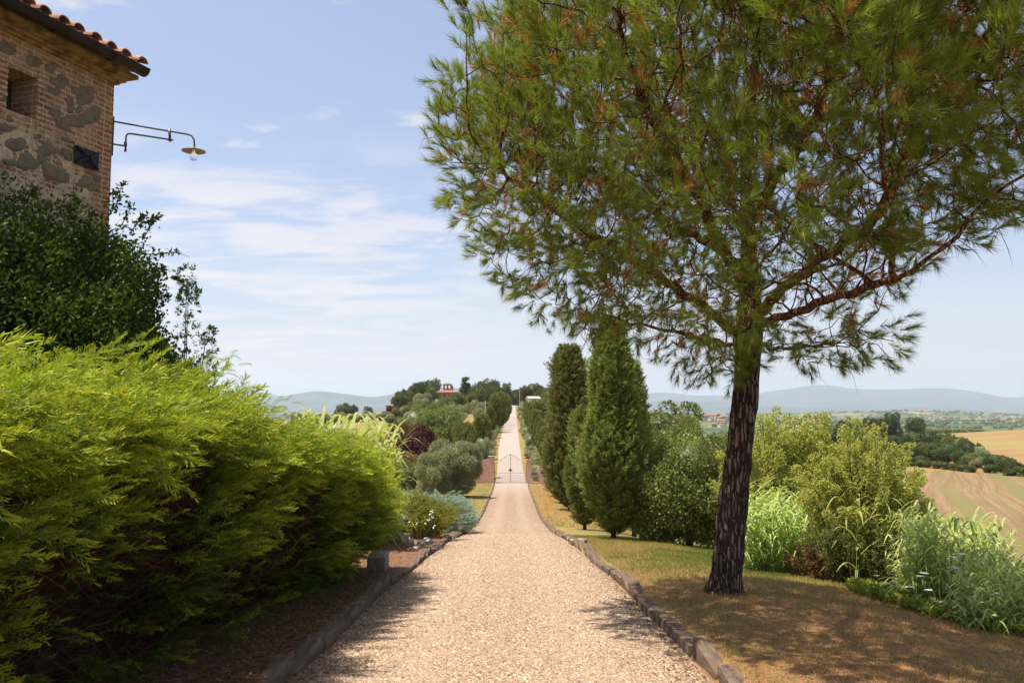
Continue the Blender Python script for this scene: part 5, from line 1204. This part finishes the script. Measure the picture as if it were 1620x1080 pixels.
# ------------------------------------------------------------------ gate across the drive
def gate():
    Y = 98.0; g0 = float(HR(0, Y)[0]); GX0, GX1 = -1.98, 1.60
    m, nt = newmat('pink_brick'); tcx = N(nt, 'ShaderNodeTexCoord').outputs['Object']; x, y, z = sepxyz(nt, tcx); n2 = noise(nt, tcx, 9, 5, .65)
    bt = N(nt, 'ShaderNodeTexBrick', {'Vector': comb(nt, M_(nt, 'ADD', x, y), z, 0), 'Color1': (.52, .21, .145), 'Color2': (.68, .38, .28), 'Mortar': (.58, .48, .40), 'Scale': 1.0, 'Mortar Size': .012, 'Brick Width': .26, 'Row Height': .075})
    out(nt, bsdf(nt, mix(nt, mapr(nt, n2, .4, .7, 0, .4), bt.outputs['Color'], (.38, .17, .125)), .9, bt.outputs['Fac'], .4, .01, .15))
    r = empty('brick_gate_wall', (GX0-.3, Y, g0), 'pink brick wall and pillar left of the iron gate, half behind the olive bush', 'wall')
    b = MB(); b.box((-.05, 0, 1.35), (.62, .55, 3.3)); b.box((-.05, 0, 3.03), (.72, .65, .08)); b.build('pillar', m, r)
    b = MB(); V = []
    for k in range(13):
        t = k/12; xx = -.36 - t*4.4; h = 2.75 - .25*t - .75*math.sin(min(1, t*1.3)*math.pi/2)*.6; yy = -.55*t*t
        V += [(xx, yy-.17, -.5), (xx, yy+.17, -.5), (xx, yy+.17, h), (xx, yy-.17, h)]
    Fc = []
    for k in range(12):
        for q in range(4): Fc.append((k*4+q, k*4+(q+1) % 4, (k+1)*4+(q+1) % 4, (k+1)*4+q))
    Fc += [(0, 3, 2, 1), (48, 49, 50, 51)]; b.add(V, Fc); b.build('curved_wall', m, r)
    r = empty('gate_pillar', (GX1+.28, Y, g0), 'pink brick pillar with dark finial between the iron gate and the small gate', 'pillar')
    b = MB(); b.box((0, 0, 1.05), (.50, .50, 3.1)); b.box((0, 0, 2.64), (.58, .58, .08)); b.build('shaft', m, r)
    b = MB(); b.tube([(0, 0, 2.68), (0, 0, 2.78), (0, 0, 2.86), (0, 0, 2.98), (0, 0, 3.1), (0, 0, 3.22)], [.09, .07, .14, .17, .13, .02], 10); b.build('finial', MAT['gate_iron'], r, smooth=True)
    r = empty('brick_gate_wall', (3.3, Y, g0), 'low pink brick wall right of the small gate with a dark letter box', 'wall')
    b = MB(); V = []
    for k in range(9):
        t = k/8; xx = -.20 + t*3.2; h = 1.85 - .5*t; V += [(xx, -.17, -.5), (xx, .17, -.5), (xx, .17, h), (xx, -.17, h)]
    Fc = []
    for k in range(8):
        for q in range(4): Fc.append((k*4+q, (k+1)*4+q, (k+1)*4+(q+1) % 4, k*4+(q+1) % 4))
    Fc += [(0, 1, 2, 3), (32, 35, 34, 33)]; b.add(V, Fc); b.box((-.05, 0, 2.0), (.30, .36, .10)); b.build('wall', m, r)
    b = MB(); b.box((.22, -.27, 1.25), (.42, .18, .34)); b.box((.22, -.27, 1.46), (.48, .24, .06)); b.build('letter_box', MAT['gate_iron'], r, bevel=.02)
    # double gate, each leaf swelling to the middle
    r = empty('iron_gate', ((GX0+GX1)/2, Y, g0), 'closed double iron gate with arched top across the drive', 'gate'); w = (GX1-GX0)/2 - .03
    def archh(t): return 2.25 + (3.2-2.25)*(math.sin((t-.5)*math.pi)*.5+.5)
    for sgn, lab in ((-1, 0), (1, 0)):
        b = MB(); f = lambda t: sgn*(w*(1-t)+.02)
        top = [(f(k/16), 0, archh(k/16)) for k in range(17)]
        b.tube(top, .022, 6); b.tube([(f(0), 0, .06), (f(1), 0, .06)], .025, 6); b.tube([(f(0), 0, 1.15), (f(1), 0, 1.15)], .02, 6); b.tube([(f(0), 0, .02), (f(0), 0, 2.28)], .03, 6)
        for k in range(1, 13): t = k/13; b.tube([(f(t), 0, .05), (f(t), 0, archh(t)-.01)], .0075, 5)
        for k in range(13): t = (k+.5)/13; b.tube([(f(t), 0, .05), (f(t), 0, .95)], .007, 4)
        b.build('leaf', MAT['gate_iron'], r)
    b = MB(); b.tube([(0, -.03, .03), (0, -.03, 3.3)], .032, 8); b.build('meeting_post', MAT['gate_iron'], r)
    b = MB(); b.box((0, -.08, 1.45), (.42, .10, .16)); b.box((0, -.08, 1.5), (.16, .13, .3)); b.build('lock', MAT['gate_iron'], r, bevel=.01)
    r = empty('garden_gate', (2.62, Y, g0), 'small pale iron garden gate between brick pillar and low wall', 'gate'); pm = simple('pale_gate_paint', (.60, .54, .44), .6, .15, 8)
    b = MB()
    for xx in (-.40, .40): b.tube([(xx, 0, 0), (xx, 0, 1.95)], .035, 6)
    for zz in (.06, .95, 1.90): b.tube([(-.4, 0, zz), (.4, 0, zz)], .028, 6)
    b.build('frame', pm, r); b = MB()
    for k in range(1, 8): b.tube([(-.4+k*.1, 0, .06), (-.4+k*.1, 0, 1.9)], .012, 5)
    b.build('bars', pm, r); MB().box((.0, -.04, 1.05), (.72, .02, .16)).build('lock_panel', MAT['gate_iron'], r)
gate()

# ------------------------------------------------------------------ trees and buildings round the far road
MESHES = {}; DIM = {}; KD = {}
def far_tree(px, ytop, hw, Y, mat, label, group, seed, base_py=None, cat='tree', leafk=.11, n=2600, th=.03, flat=1.0, name='round_tree', variants=3):
    """broadleaf tree seen at a distance: position by bearing and distance, standing on the ground there"""
    x = P(px, ytop, Y)[0]; z = gz(x, Y); top = P(px, ytop, Y)[2]; h = max(1.2, top - z); r = hw / F * Y
    if mat == 'olive': n = int(n*1.6); leafk *= 1.15
    key = (mat, int(seed) % variants, n)
    if key not in MESHES:
        t = broadleaf(name, label, cat, (0, 0, 0), 2.0, 1.0, 1.0, mat, 26, n, leafk, th, 500+seed % variants, r0=.09, cr=.36, temps=SPRIGO if mat == 'olive' else SPRIG, hollow=.45)
        q = [ch for ch in t.children if ch.name.startswith('crown')][0]; co_ = np.zeros(len(q.data.vertices)*3, np.float32); q.data.vertices.foreach_get('co', co_); co_ = co_.reshape(-1, 3)
        DIM[t.name] = (float(np.percentile(co_[:, 2], 99.7)), float(np.percentile(np.hypot(co_[:, 0], co_[:, 1]), 96)))
        KD[key] = DIM[t.name]; MESHES[key] = t; first = True
    else: first = False
    src = MESHES[key]
    if first: o = src
    else:
        o = src.copy(); col.objects.link(o)
        for ch in src.children: c = ch.copy(); col.objects.link(c); c.parent = o
    o.location = (x, Y, z); o.scale = (r/KD[key][1], r/KD[key][1], h/KD[key][0]); o.rotation_euler = (0, 0, (seed*1.7) % 6.28)
    o.name = name; o['label'] = label; o['category'] = cat
    if group: o['group'] = group
    elif 'group' in o: del o['group']
    return o
G = 'trees on the far hill left of the road'
far_tree(722, 698, 44, 74, 'olive', 'large silvery olive bush left of the brick gate wall', None, 0, n=9000, leafk=.10, cat='bush', name='olive_bush')
far_tree(690, 712, 34, 72, 'olive', 'silvery olive bush left of the largest one, above the blue juniper', None, 1, n=9000, leafk=.10, cat='bush', name='olive_bush')
far_tree(762, 694, 17, 104, 'olive', 'small olive bush just behind the brick wall by the gate', None, 2, n=9000, leafk=.10, cat='bush', name='olive_bush')
far_tree(652, 670, 44, 92, 'plum', 'dark purple leaved plum tree above the juniper hedge end', None, 0, n=7000, leafk=.095, name='purple_plum')
far_tree(636, 716, 34, 84, 'rust', 'brownish shrub under the purple plum tree', None, 0, n=5000, leafk=.10, cat='bush', name='brown_shrub')
far_tree(655, 728, 26, 80, 'oak', 'dull green shrub under the purple plum beside the olive bush', None, 0, n=6000, leafk=.09, cat='bush', name='green_shrub')
far_tree(702, 643, 55, 118, 'oak', 'broad green oak crown in the middle of the slope left of the road', None, 1, n=6000, leafk=.09, name='oak_tree')
far_tree(655, 652, 34, 132, 'olive', 'grey green oak crown left of the broad oak', None, 2, n=9000, leafk=.10, name='oak_tree')
far_tree(692, 631, 20, 165, 'oak', 'olive green tree top above the broad oak', None, 2, n=6000, leafk=.09, name='oak_tree')
far_tree(735, 668, 22, 112, 'oak', 'rounded right hand lobe of oak beside the broad oak', None, 0, n=6000, leafk=.09, name='oak_tree')
seedc = 0
for (px, yt, hw, Y, mt, lb) in ((622, 641, 12, 400, 'plum', 'reddish brown tree at the left foot of the far hill'), (612, 650, 9, 390, 'rust', 'low brown bush at the very left foot of the far hill'), (640, 651, 12, 380, 'olive', 'pale olive bush at the left foot of the far hill'), (652, 640, 16, 370, 'rust', 'brown green tree low on the left flank of the far hill'),
        (636, 618, 17, 440, 'oak_far', 'dark rounded tree on the left shoulder of the far hill'), (650, 612, 15, 455, 'wood_far', 'dark tree second from the left on the hill skyline'), (664, 604, 17, 480, 'wood_far', 'blue green tree third from the left on the hill skyline'), (683, 600, 17, 500, 'wood_far', 'tall dark tree left of the far red roofed villa'),
        (684, 612, 14, 445, 'oak_far', 'bright green tree just below the left end of the villa roof'), (668, 622, 16, 420, 'olive', 'grey green tree on the flank below the dark trees'), (660, 636, 18, 350, 'oak_far', 'green tree on the lower left flank of the hill'), (705, 630, 16, 400, 'oak_far', 'green tree in front of the villa wall'), (722, 622, 18, 410, 'oak_far', 'wide green tree right of the villa wall'), (742, 622, 15, 420, 'oak_far', 'green tree below the layered cedar'),
        (760, 604, 19, 470, 'oak_far', 'large green tree on the skyline right of the cedar'), (778, 600, 17, 480, 'oak_far', 'large green tree on the skyline left of the road'), (790, 612, 14, 430, 'wood_far', 'dark tree just left of the top of the road'), (800, 606, 12, 600, 'oak_far', 'tree behind the top of the road on its left'), (812, 616, 13, 650, 'wood_far', 'dark tree straight behind the top of the road'), (826, 614, 12, 620, 'oak_far', 'tree behind the top of the road on its right'),
        (843, 607, 21, 560, 'oak_far', 'largest dark tree on the skyline right of the road'), (858, 614, 14, 540, 'oak_far', 'green tree on the skyline beside the tall ragged cypress'), (835, 612, 14, 580, 'wood_far', 'dark tree behind the small white house'), (851, 632, 20, 262, 'oak_far', 'dark round tree beside the right of the road halfway up'), (868, 628, 17, 300, 'oak', 'light green tree behind the ragged cypress on the far slope'),
        (880, 640, 18, 240, 'oak', 'green tree glimpsed between ragged cypress and road'), (826, 650, 9, 300, 'olive', 'grey bush at the right edge of the upper road'), (828, 636, 9, 420, 'olive', 'grey bush near the top of the road on the right'), (780, 618, 12, 330, 'wood_far', 'dark tree behind the roadside cypresses'), (547, 638, 17, 620, 'wood_far', 'lone dark round tree on the plain beyond the hedge'), (583, 643, 9, 700, 'wood_far', 'small dark tree on the plain right of the lone round tree')):
    far_tree(px, yt, hw, Y, mt, lb, None, seedc, n={'olive': 9000, 'oak': 6000, 'plum': 7000, 'rust': 5000}.get(mt, 2600), leafk=.15 if mt in ('wood_far', 'oak_far') else .1); seedc += 1
for q, (px, yt, hw, Y, mt, lb) in enumerate(((675, 640, 26, 190, 'oak', 'olive green tree behind the left part of the broad oak'), (668, 606, 15, 520, 'wood_far', 'dark tree behind the left skyline trees'), (747, 612, 16, 520, 'oak_far', 'tree behind the cedar on the skyline'), (770, 606, 14, 540, 'wood_far', 'dark tree between the large skyline trees left of the road'), (620, 655, 14, 300, 'olive', 'pale bush above the purple plum'), (640, 642, 18, 300, 'oak', 'green tree above the purple plum'), (815, 622, 10, 700, 'wood_far', 'low dark tree at the very end of the far road'), (870, 612, 18, 520, 'oak_far', 'green tree glimpsed behind the top of the ragged cypress'))):
    far_tree(px, yt, hw, Y, mt, lb, None, q, n={'olive': 9000, 'oak': 6000}.get(mt, 2600), leafk=.15 if mt in ('wood_far', 'oak_far') else .1)
for k, (px, yt, hw, Y) in enumerate(((733, 640, 10, 330), (716, 639, 10, 330), (750, 633, 9, 380), (758, 645, 11, 290), (762, 635, 10, 350), (728, 652, 12, 300), (742, 637, 8, 370), (771, 634, 9, 360), (705, 641, 9, 330), (765, 652, 8, 270))):
    far_tree(px, yt, hw, Y, 'olive', 'round grey olive tree on the orange grass slope left of the road', 'olive trees on the orange slope', k, n=2600, leafk=.13, name='olive_tree')
# clipped grey bushes down both sides of the road beyond the gate
k = 0
for side in (-1, 1):
    Y = 101.0
    while Y < 330:
        r = rng.uniform(.8, 1.25); x = float(road_c(Y)) + side*(3.1 + rng.uniform(0, .5)); z = gz(x, Y); h = rng.uniform(1.3, 2.4) if side < 0 else rng.uniform(1.1, 1.9)
        px = 810 + x/Y*F; pyt = 648 - (z+h)/Y*F
        far_tree(px, pyt, r/Y*F, Y, 'olive', 'low silvery bush in the row along the %s side of the far road' % ('left' if side < 0 else 'right'), 'silvery bushes along the %s side of the far road' % ('left' if side < 0 else 'right'), k, n=2600, leafk=.13, cat='bush', name='roadside_bush'); k += 1
        Y += rng.uniform(3.5, 6) * (1 + Y/300)
# roadside cypresses
CY = []
for s in range(3):
    root = cypress('roadside_cypress', 'x', (0, 0, 0), 6.0, 1.15, 70+s, 'cypress_dark', n=1300, size=.75, prof=s % 2, tr=.09); CY.append(root)
used = [False]*3
def rc(x, Y, h, wd, k, lab, grp):
    s = k % 3
    if not used[s]: o = CY[s]; used[s] = True
    else:
        o = CY[s].copy(); col.objects.link(o)
        for ch in CY[s].children: c = ch.copy(); col.objects.link(c); c.parent = o
    o.location = (x, Y, gz(x, Y)); o.scale = (wd*.72, wd*.72, h/6*1.06); o.rotation_euler = (0, 0, k); o['label'] = lab; o['group'] = grp
k = 0
for (px, Y, h, wd) in ((757, 138, 4.6, 1.1), (763, 141, 4.9, 1.1), (768, 146, 4.6, 1.0), (775, 165, 5.2, 1.1), (783, 186, 7.4, 1.4), (788, 200, 7.6, 1.4), (792, 215, 7.8, 1.5), (796, 232, 7.6, 1.4), (798, 250, 7.4, 1.4), (800, 272, 7.2, 1.3), (802, 300, 7.4, 1.4), (803, 330, 7.4, 1.3), (780, 190, 6.8, 1.3)):
    rc(P(px, 650, Y)[0], Y, h, wd, k, 'dark cypress in the row along the left side of the far road', 'cypresses left of the far road'); k += 1
for (px, Y, h, wd) in ((857, 130, 4.8, .9), (852, 138, 4.6, .85), (847, 150, 5.2, .95), (843, 165, 4.8, .9), (840, 180, 5.2, .95), (837, 200, 5.5, 1.0), (835, 220, 5.6, 1.0), (833, 245, 5.8, 1.0), (831, 275, 5.8, 1.0), (862, 124, 4.6, .9)):
    rc(P(px, 650, Y)[0], Y, h, wd, k, 'slim cypress in the row along the right side of the far road', 'cypresses right of the far road'); k += 1
for i in range(3):
    if not used[i]: bpy.data.objects.remove(CY[i])
# the layered cedar on the skyline
def cedar(px, Y, ytop, hw, label, seed):
    x = P(px, 620, Y)[0]; z = gz(x, Y); h = P(px, ytop, Y)[2]-z; r = hw/F*Y; root = empty('cedar', (x, Y, z), label, 'tree'); rg = np.random.default_rng(seed); pos = []
    b = MB(); b.tube([(0, 0, -.3), (0, 0, h*.5), (0, 0, h*.95)], [.5, .35, .08], 7)
    for k in range(6):
        zz = h*(.36 + .11*k) + rg.normal()*.4; rr = r*(1.05 - .13*k)
        for q in range(7):
            a = rg.uniform(0, 6.28); L = rr*rg.uniform(.6, 1.05); b.tube([(0, 0, zz-.4), (math.cos(a)*L*.9, math.sin(a)*L*.9, zz)], [.14, .04], 4)
            m_ = 90; t = rg.uniform(.25, 1, m_); pos.append(np.stack([math.cos(a)*L*t + rg.normal(size=m_)*.5, math.sin(a)*L*t + rg.normal(size=m_)*.5, zz + rg.uniform(-.9, .7) + rg.normal(size=m_)*.45], 1))
    b.build('trunk', MAT['bark'], root); p = np.concatenate(pos); n = len(p)
    scatter('crown', SPRIG, p, frames(np.stack([rg.normal(size=n), rg.normal(size=n), rg.normal(size=n)*.4], 1)), .8, rg.uniform(0, 1, n), MAT['wood_far'], root)
cedar(736, 500, 597, 13, 'open cedar with flat layered branches right of the far villa', 3)
# farther trees to the right, along the mown field and on the plain edge
k = 0
def belt(lst, lab, grp, mats=('wood_far',), leafk=.15, n=2600):
    global k
    for (px, yt, hw, Y) in lst:
        far_tree(px, yt, hw, Y, mats[k % len(mats)], lab, grp, k, n=n, leafk=leafk, name='field_tree'); k += 1
belt([(1277, 680, 20, 420), (1300, 676, 22, 430), (1318, 674, 18, 440), (1262, 690, 16, 400), (1345, 690, 18, 400), (1250, 684, 16, 450)], 'dark round tree in the wood behind the elm bushes', 'trees of the wood behind the elm bushes')
belt([(1333, 664, 12, 560), (1350, 668, 14, 560)], 'dark tree in the low pair left of the tall skyline trees', 'low pair of dark trees on the rise')
far_tree(1378, 660, 18, 560, 'wood_far', 'dark tree between the low pair and the tallest tree of the rise', None, 1); far_tree(1408, 653, 20, 560, 'wood_far', 'tallest dark tree on the rise beyond the field wood', None, 2); far_tree(1449, 660, 16, 560, 'wood_far', 'isolated dark tree on the rise left of the golden hill', None, 0)
belt([(1395, 693, 22, 330), (1420, 688, 22, 340), (1445, 684, 22, 345), (1470, 684, 24, 340), (1495, 686, 22, 330), (1515, 690, 20, 322), (1533, 698, 18, 312), (1440, 702, 20, 316), (1468, 700, 20, 310), (1498, 702, 22, 304), (1412, 710, 18, 312), (1385, 712, 20, 330), (1365, 700, 20, 350), (1345, 708, 20, 340), (1320, 712, 20, 340), (1458, 722, 14, 296), (1520, 712, 18, 296), (1535, 716, 16, 290)], 'dark green tree in the wood at the far edge of the mown field', 'trees at the far edge of the mown field', ('wood_far', 'oak_far', 'wood_far'))
belt([(1552, 706, 13, 300), (1545, 722, 11, 286)], 'grey leaved tree at the right end of the field wood', 'grey trees at the end of the field wood', ('olive',), .13)
belt([(1574, 718, 17, 276), (1590, 722, 16, 270), (1607, 730, 14, 262), (1622, 738, 14, 256), (1566, 734, 11, 268), (1640, 742, 14, 250), (1598, 742, 12, 258)], 'dark bush in the clump at the right end of the field edge', 'bushes at the right end of the field edge', ('wood_far', 'oak_far'))
belt([(1457+q*13, 727+q*1.4, 9, 290-q*3.5) for q in range(7)] + [(1375+q*13, 730, 9, 296) for q in range(6)], 'low round bush in the hedge along the field edge', 'hedge bushes along the field edge', ('oak_far',))
belt([(1462+q*9, 676+q*.2, 6, 640-q*3) for q in range(11)], 'small round tree in the row along the top of the golden hill', 'row of small trees on the golden hill', ('olive',), .13)
# low scrub on the left flank
belt([(470+q*14, 652+((q*7) % 5), 12, 330) for q in range(11)], 'low grey green scrub bush on the flank beyond the juniper hedge', 'scrub beyond the hedge', ('olive',), .13)

# utility poles
def pole(px, Y, ytop, lab):
    x = P(px, 660, Y)[0]; z = gz(x, Y); h = P(px, ytop, Y)[2]-z; r = empty('utility_pole', (x, Y, z), lab, 'pole'); pm = simple('pale_pole_timber', (.50, .46, .42), .8, .2, 3)
    MB().tube([(0, 0, -.4), (0, 0, h)], [.16, .11], 8).build('post', pm, r); MB().box((0, 0, h-.5), (1.5, .10, .12)).build('crossarm', pm, r)
    b = MB()
    for q in (-.65, 0, .65): b.tube([(q, 0, h-.44), (q, 0, h-.2)], .05, 6)
    b.build('insulators', MAT['iron'], r)
pole(768, 200, 634, 'pale utility pole on the slope left of the far road'); pole(826, 330, 634, 'thin utility pole right of the far road'); pole(822, 520, 617, 'distant utility pole near the top of the road')

# villa with a red roof on the hill, small white house, houses of the plain
RED = simple('red_roof_tiles', (.27, .125, .085), .9, .3, 1.2); PINK = simple('pink_plaster', (.36, .21, .15), .9, .2, .8); DARKW = simple('shuttered_window', (.05, .04, .035), .6, .2, 3); CREAM = simple('cream_plaster', (.42, .35, .27), .9, .15, .6); WHITE = simple('white_plaster', (.55, .53, .50), .9, .1, .6)
def hip(b, w, d, z, h, ov=.6):
    W_, D_ = w/2+ov, d/2+ov; rl = max(0, W_-D_)
    b.add([(-W_, -D_, z), (W_, -D_, z), (W_, D_, z), (-W_, D_, z), (-rl, 0, z+h), (rl, 0, z+h), (-W_, -D_, z-.2), (W_, -D_, z-.2), (W_, D_, z-.2), (-W_, D_, z-.2)], [(0, 1, 5, 4), (1, 2, 5), (2, 3, 4, 5), (3, 0, 4), (6, 7, 1, 0), (7, 8, 2, 1), (8, 9, 3, 2), (9, 6, 0, 3), (9, 8, 7, 6)])
def villa():
    Y = 490; x = P(708, 620, Y)[0]; z = gz(x, Y); ze = P(708, 621, Y)[2]-z; r = empty('red_roofed_villa', (x, Y, z), 'red roofed villa with raised turret among the trees on the far hill', 'house')
    b = MB(); b.box((0, 0, ze/2-.5), (12, 10, ze+1)); b.build('wall', PINK, r)
    b = MB(); hip(b, 12, 10, ze+.2, 2.1, .8); b.build('roof', RED, r)
    t0 = ze+.8; b = MB()
    for (xx, yy) in ((-2, -1.6), (2, -1.6), (-2, 1.6), (2, 1.6), (0, -1.6), (0, 1.6)): b.box((xx+.0, yy, t0+1.75), (.7, .7, 3.5))
    b.box((0, 0, t0+.5), (4.6, 3.8, 1.0)); b.box((0, 0, t0+3.6), (4.7, 3.9, .4)); tw = b.build('turret', simple('turret_brick', (.34, .19, .135), .9, .2, 2), r)
    b = MB(); hip(b, 4.6, 3.8, t0+4.0, 1.0, .5); b.build('turret_roof', RED, tw)
    b = MB(); b.box((2.9, 0, t0+1.6), (.7, .7, 3.2)); b.build('chimney', PINK, r)
    for q in (-4, -1.3, 1.3, 4): MB().box((q, -5.03, ze-1.6), (.9, .06, 1.4)).build('window', DARKW, r)
villa()
def cottage(x, Y, w, d, h, rz, wall, lab, grp=None, zz=None, name='country_house', roofm=None):
    z = gz(x, Y); r = empty(name, (x, Y, z), lab, 'house', grp, rz); MB().box((0, 0, h/2-.5), (w, d, h+1)).build('wall', wall, r)
    W_, D_ = w/2+.4, d/2+.5; rh = d*.22
    b = MB(); b.add([(-W_, -D_, h), (W_, -D_, h), (W_, D_, h), (-W_, D_, h), (-W_, 0, h+rh), (W_, 0, h+rh), (-W_, -D_, h-.15), (W_, -D_, h-.15), (W_, D_, h-.15), (-W_, D_, h-.15)], [(0, 1, 5, 4), (2, 3, 4, 5), (6, 7, 1, 0), (8, 9, 3, 2), (0, 4, 3, 9, 6), (1, 7, 8, 2, 5), (9, 8, 7, 6)]); b.build('roof', roofm or RED, r)
    return r
hx = P(836, 630, 450)[0]; cottage(hx+2.5, 450, 6, 5.5, float(P(840, 630, 450)[2]-gz(hx, 450)), .25, WHITE, 'small white house half hidden by trees right of the far road top', roofm=simple('pale_roof_tiles', (.42, .33, .28), .9, .2, 1))
rh = np.random.default_rng(8); protoh = []
wm = [CREAM, WHITE, PINK]
def town(n, pxa, pxb, Ya, Yb, lab, grp):
    for q in range(n):
        Y = rh.uniform(Ya, Yb); x = float(P(rh.uniform(pxa, pxb), 655, Y)[0]); w = rh.uniform(11, 22)*(1+Y/9000)
        if len(protoh) < 6: r = cottage(x, Y, 14, 10, rh.uniform(6, 9), rh.uniform(0, 3.1), wm[len(protoh) % 3], lab, grp); protoh.append(r); continue
        s = protoh[int(rh.integers(6))]; r = s.copy(); col.objects.link(r)
        for ch in s.children: c = ch.copy(); col.objects.link(c); c.parent = r
        r.location = (x, Y, gz(x, Y)); r.rotation_euler = (0, 0, rh.uniform(0, 3.1)); k_ = w/14; r.scale = (k_, k_, k_*.9); r['label'] = lab; r['group'] = grp
town(26, 1066, 1100, 2450, 2750, 'house with red roof in the hamlet left of the pine trunk', 'houses of the hamlet left of the pine trunk')
town(16, 1105, 1150, 2250, 2650, 'pale house in the village just left of the pine trunk', 'houses just left of the pine trunk')
town(30, 1195, 1320, 3000, 4200, 'small pale house on the plain above the elm shrubs', 'houses on the plain above the elm shrubs')
town(28, 1320, 1640, 3600, 7000, 'tiny pale house on the plain beyond the golden hill', 'houses on the plain beyond the golden hill')
town(14, 440, 620, 2500, 5000, 'tiny house on the plain beyond the juniper hedge', 'houses on the plain beyond the juniper hedge')
town(26, 1475, 1545, 19300, 20200, 'pale house of the hill town on the mountain slope', 'houses of the hill town on the mountain slope')
# hedgerows and woods of the plain: far too many trees to count
n = 9500; Y = 900*np.exp(rng.uniform(0, 1, n)*2.35); px = rng.uniform(380, 1700, n); x = (px-810)/1346*Y
row = fbm(x/420, Y/260, 90, 4); thick = vnoise(x/900+Y/300, Y/330, 91); ridge = np.abs(row-.5)
kp = (ridge < .022) | (thick > .74) | (np.exp(-((x-3250)/800)**2 - ((Y-6900)/600)**2) > .3); x, Y = x[kp], Y[kp]; n = len(x)
BLOB = []
for q in range(4):
    r = np.random.default_rng(q); m_ = 34; d = unit(r.normal(size=(m_, 3))); d[:, 2] = np.abs(d[:, 2]); VV = []; FF = []; TT = []
    for i_ in range(m_):
        c = d[i_]*np.array([1, 1, .8])*r.uniform(.7, 1.05); s1 = unit(np.cross(d[i_], r.normal(size=3)))*.36; s2 = unit(np.cross(d[i_], s1))*.36; j_ = len(VV); VV += [c-s1, c-s2, c+s1, c+s2]; FF.append((j_, j_+1, j_+2, j_+3)); TT += [.5]*4
    BLOB.append(T(VV, FF, TT))
a = rng.uniform(0, 6.28, n)
tag(scatter('distant_woodland', BLOB, np.stack([x, Y, HR(x, Y)+1], 1), frames(np.stack([np.cos(a), np.sin(a), 0*a], 1), np.tile([0, 0, 1.], (n, 1))), rng.uniform(5, 10, n)*(1+Y/9000), rng.uniform(0, 1, n), MAT['wood_far']), kind='stuff')

# ------------------------------------------------------------------ haze: one closed box of thin air
def haze():
    m, nt = newmat('haze_air')
    v = N(nt, 'ShaderNodeVolumePrincipled', {'Color': (.74, .84, 1.0), 'Density': 4.6e-5, 'Anisotropy': .25})
    o = N(nt, 'ShaderNodeOutputMaterial'); nt.links.new(v.outputs[0], o.inputs['Volume'])
    x = 45000; zb, zt = -62.0, 900.0; b = MB(); b.box((0, 16000, (zb+zt)/2), (2*x, 38000, zt-zb)); b2 = b.build('haze', m); tag(b2, kind='stuff')
haze()
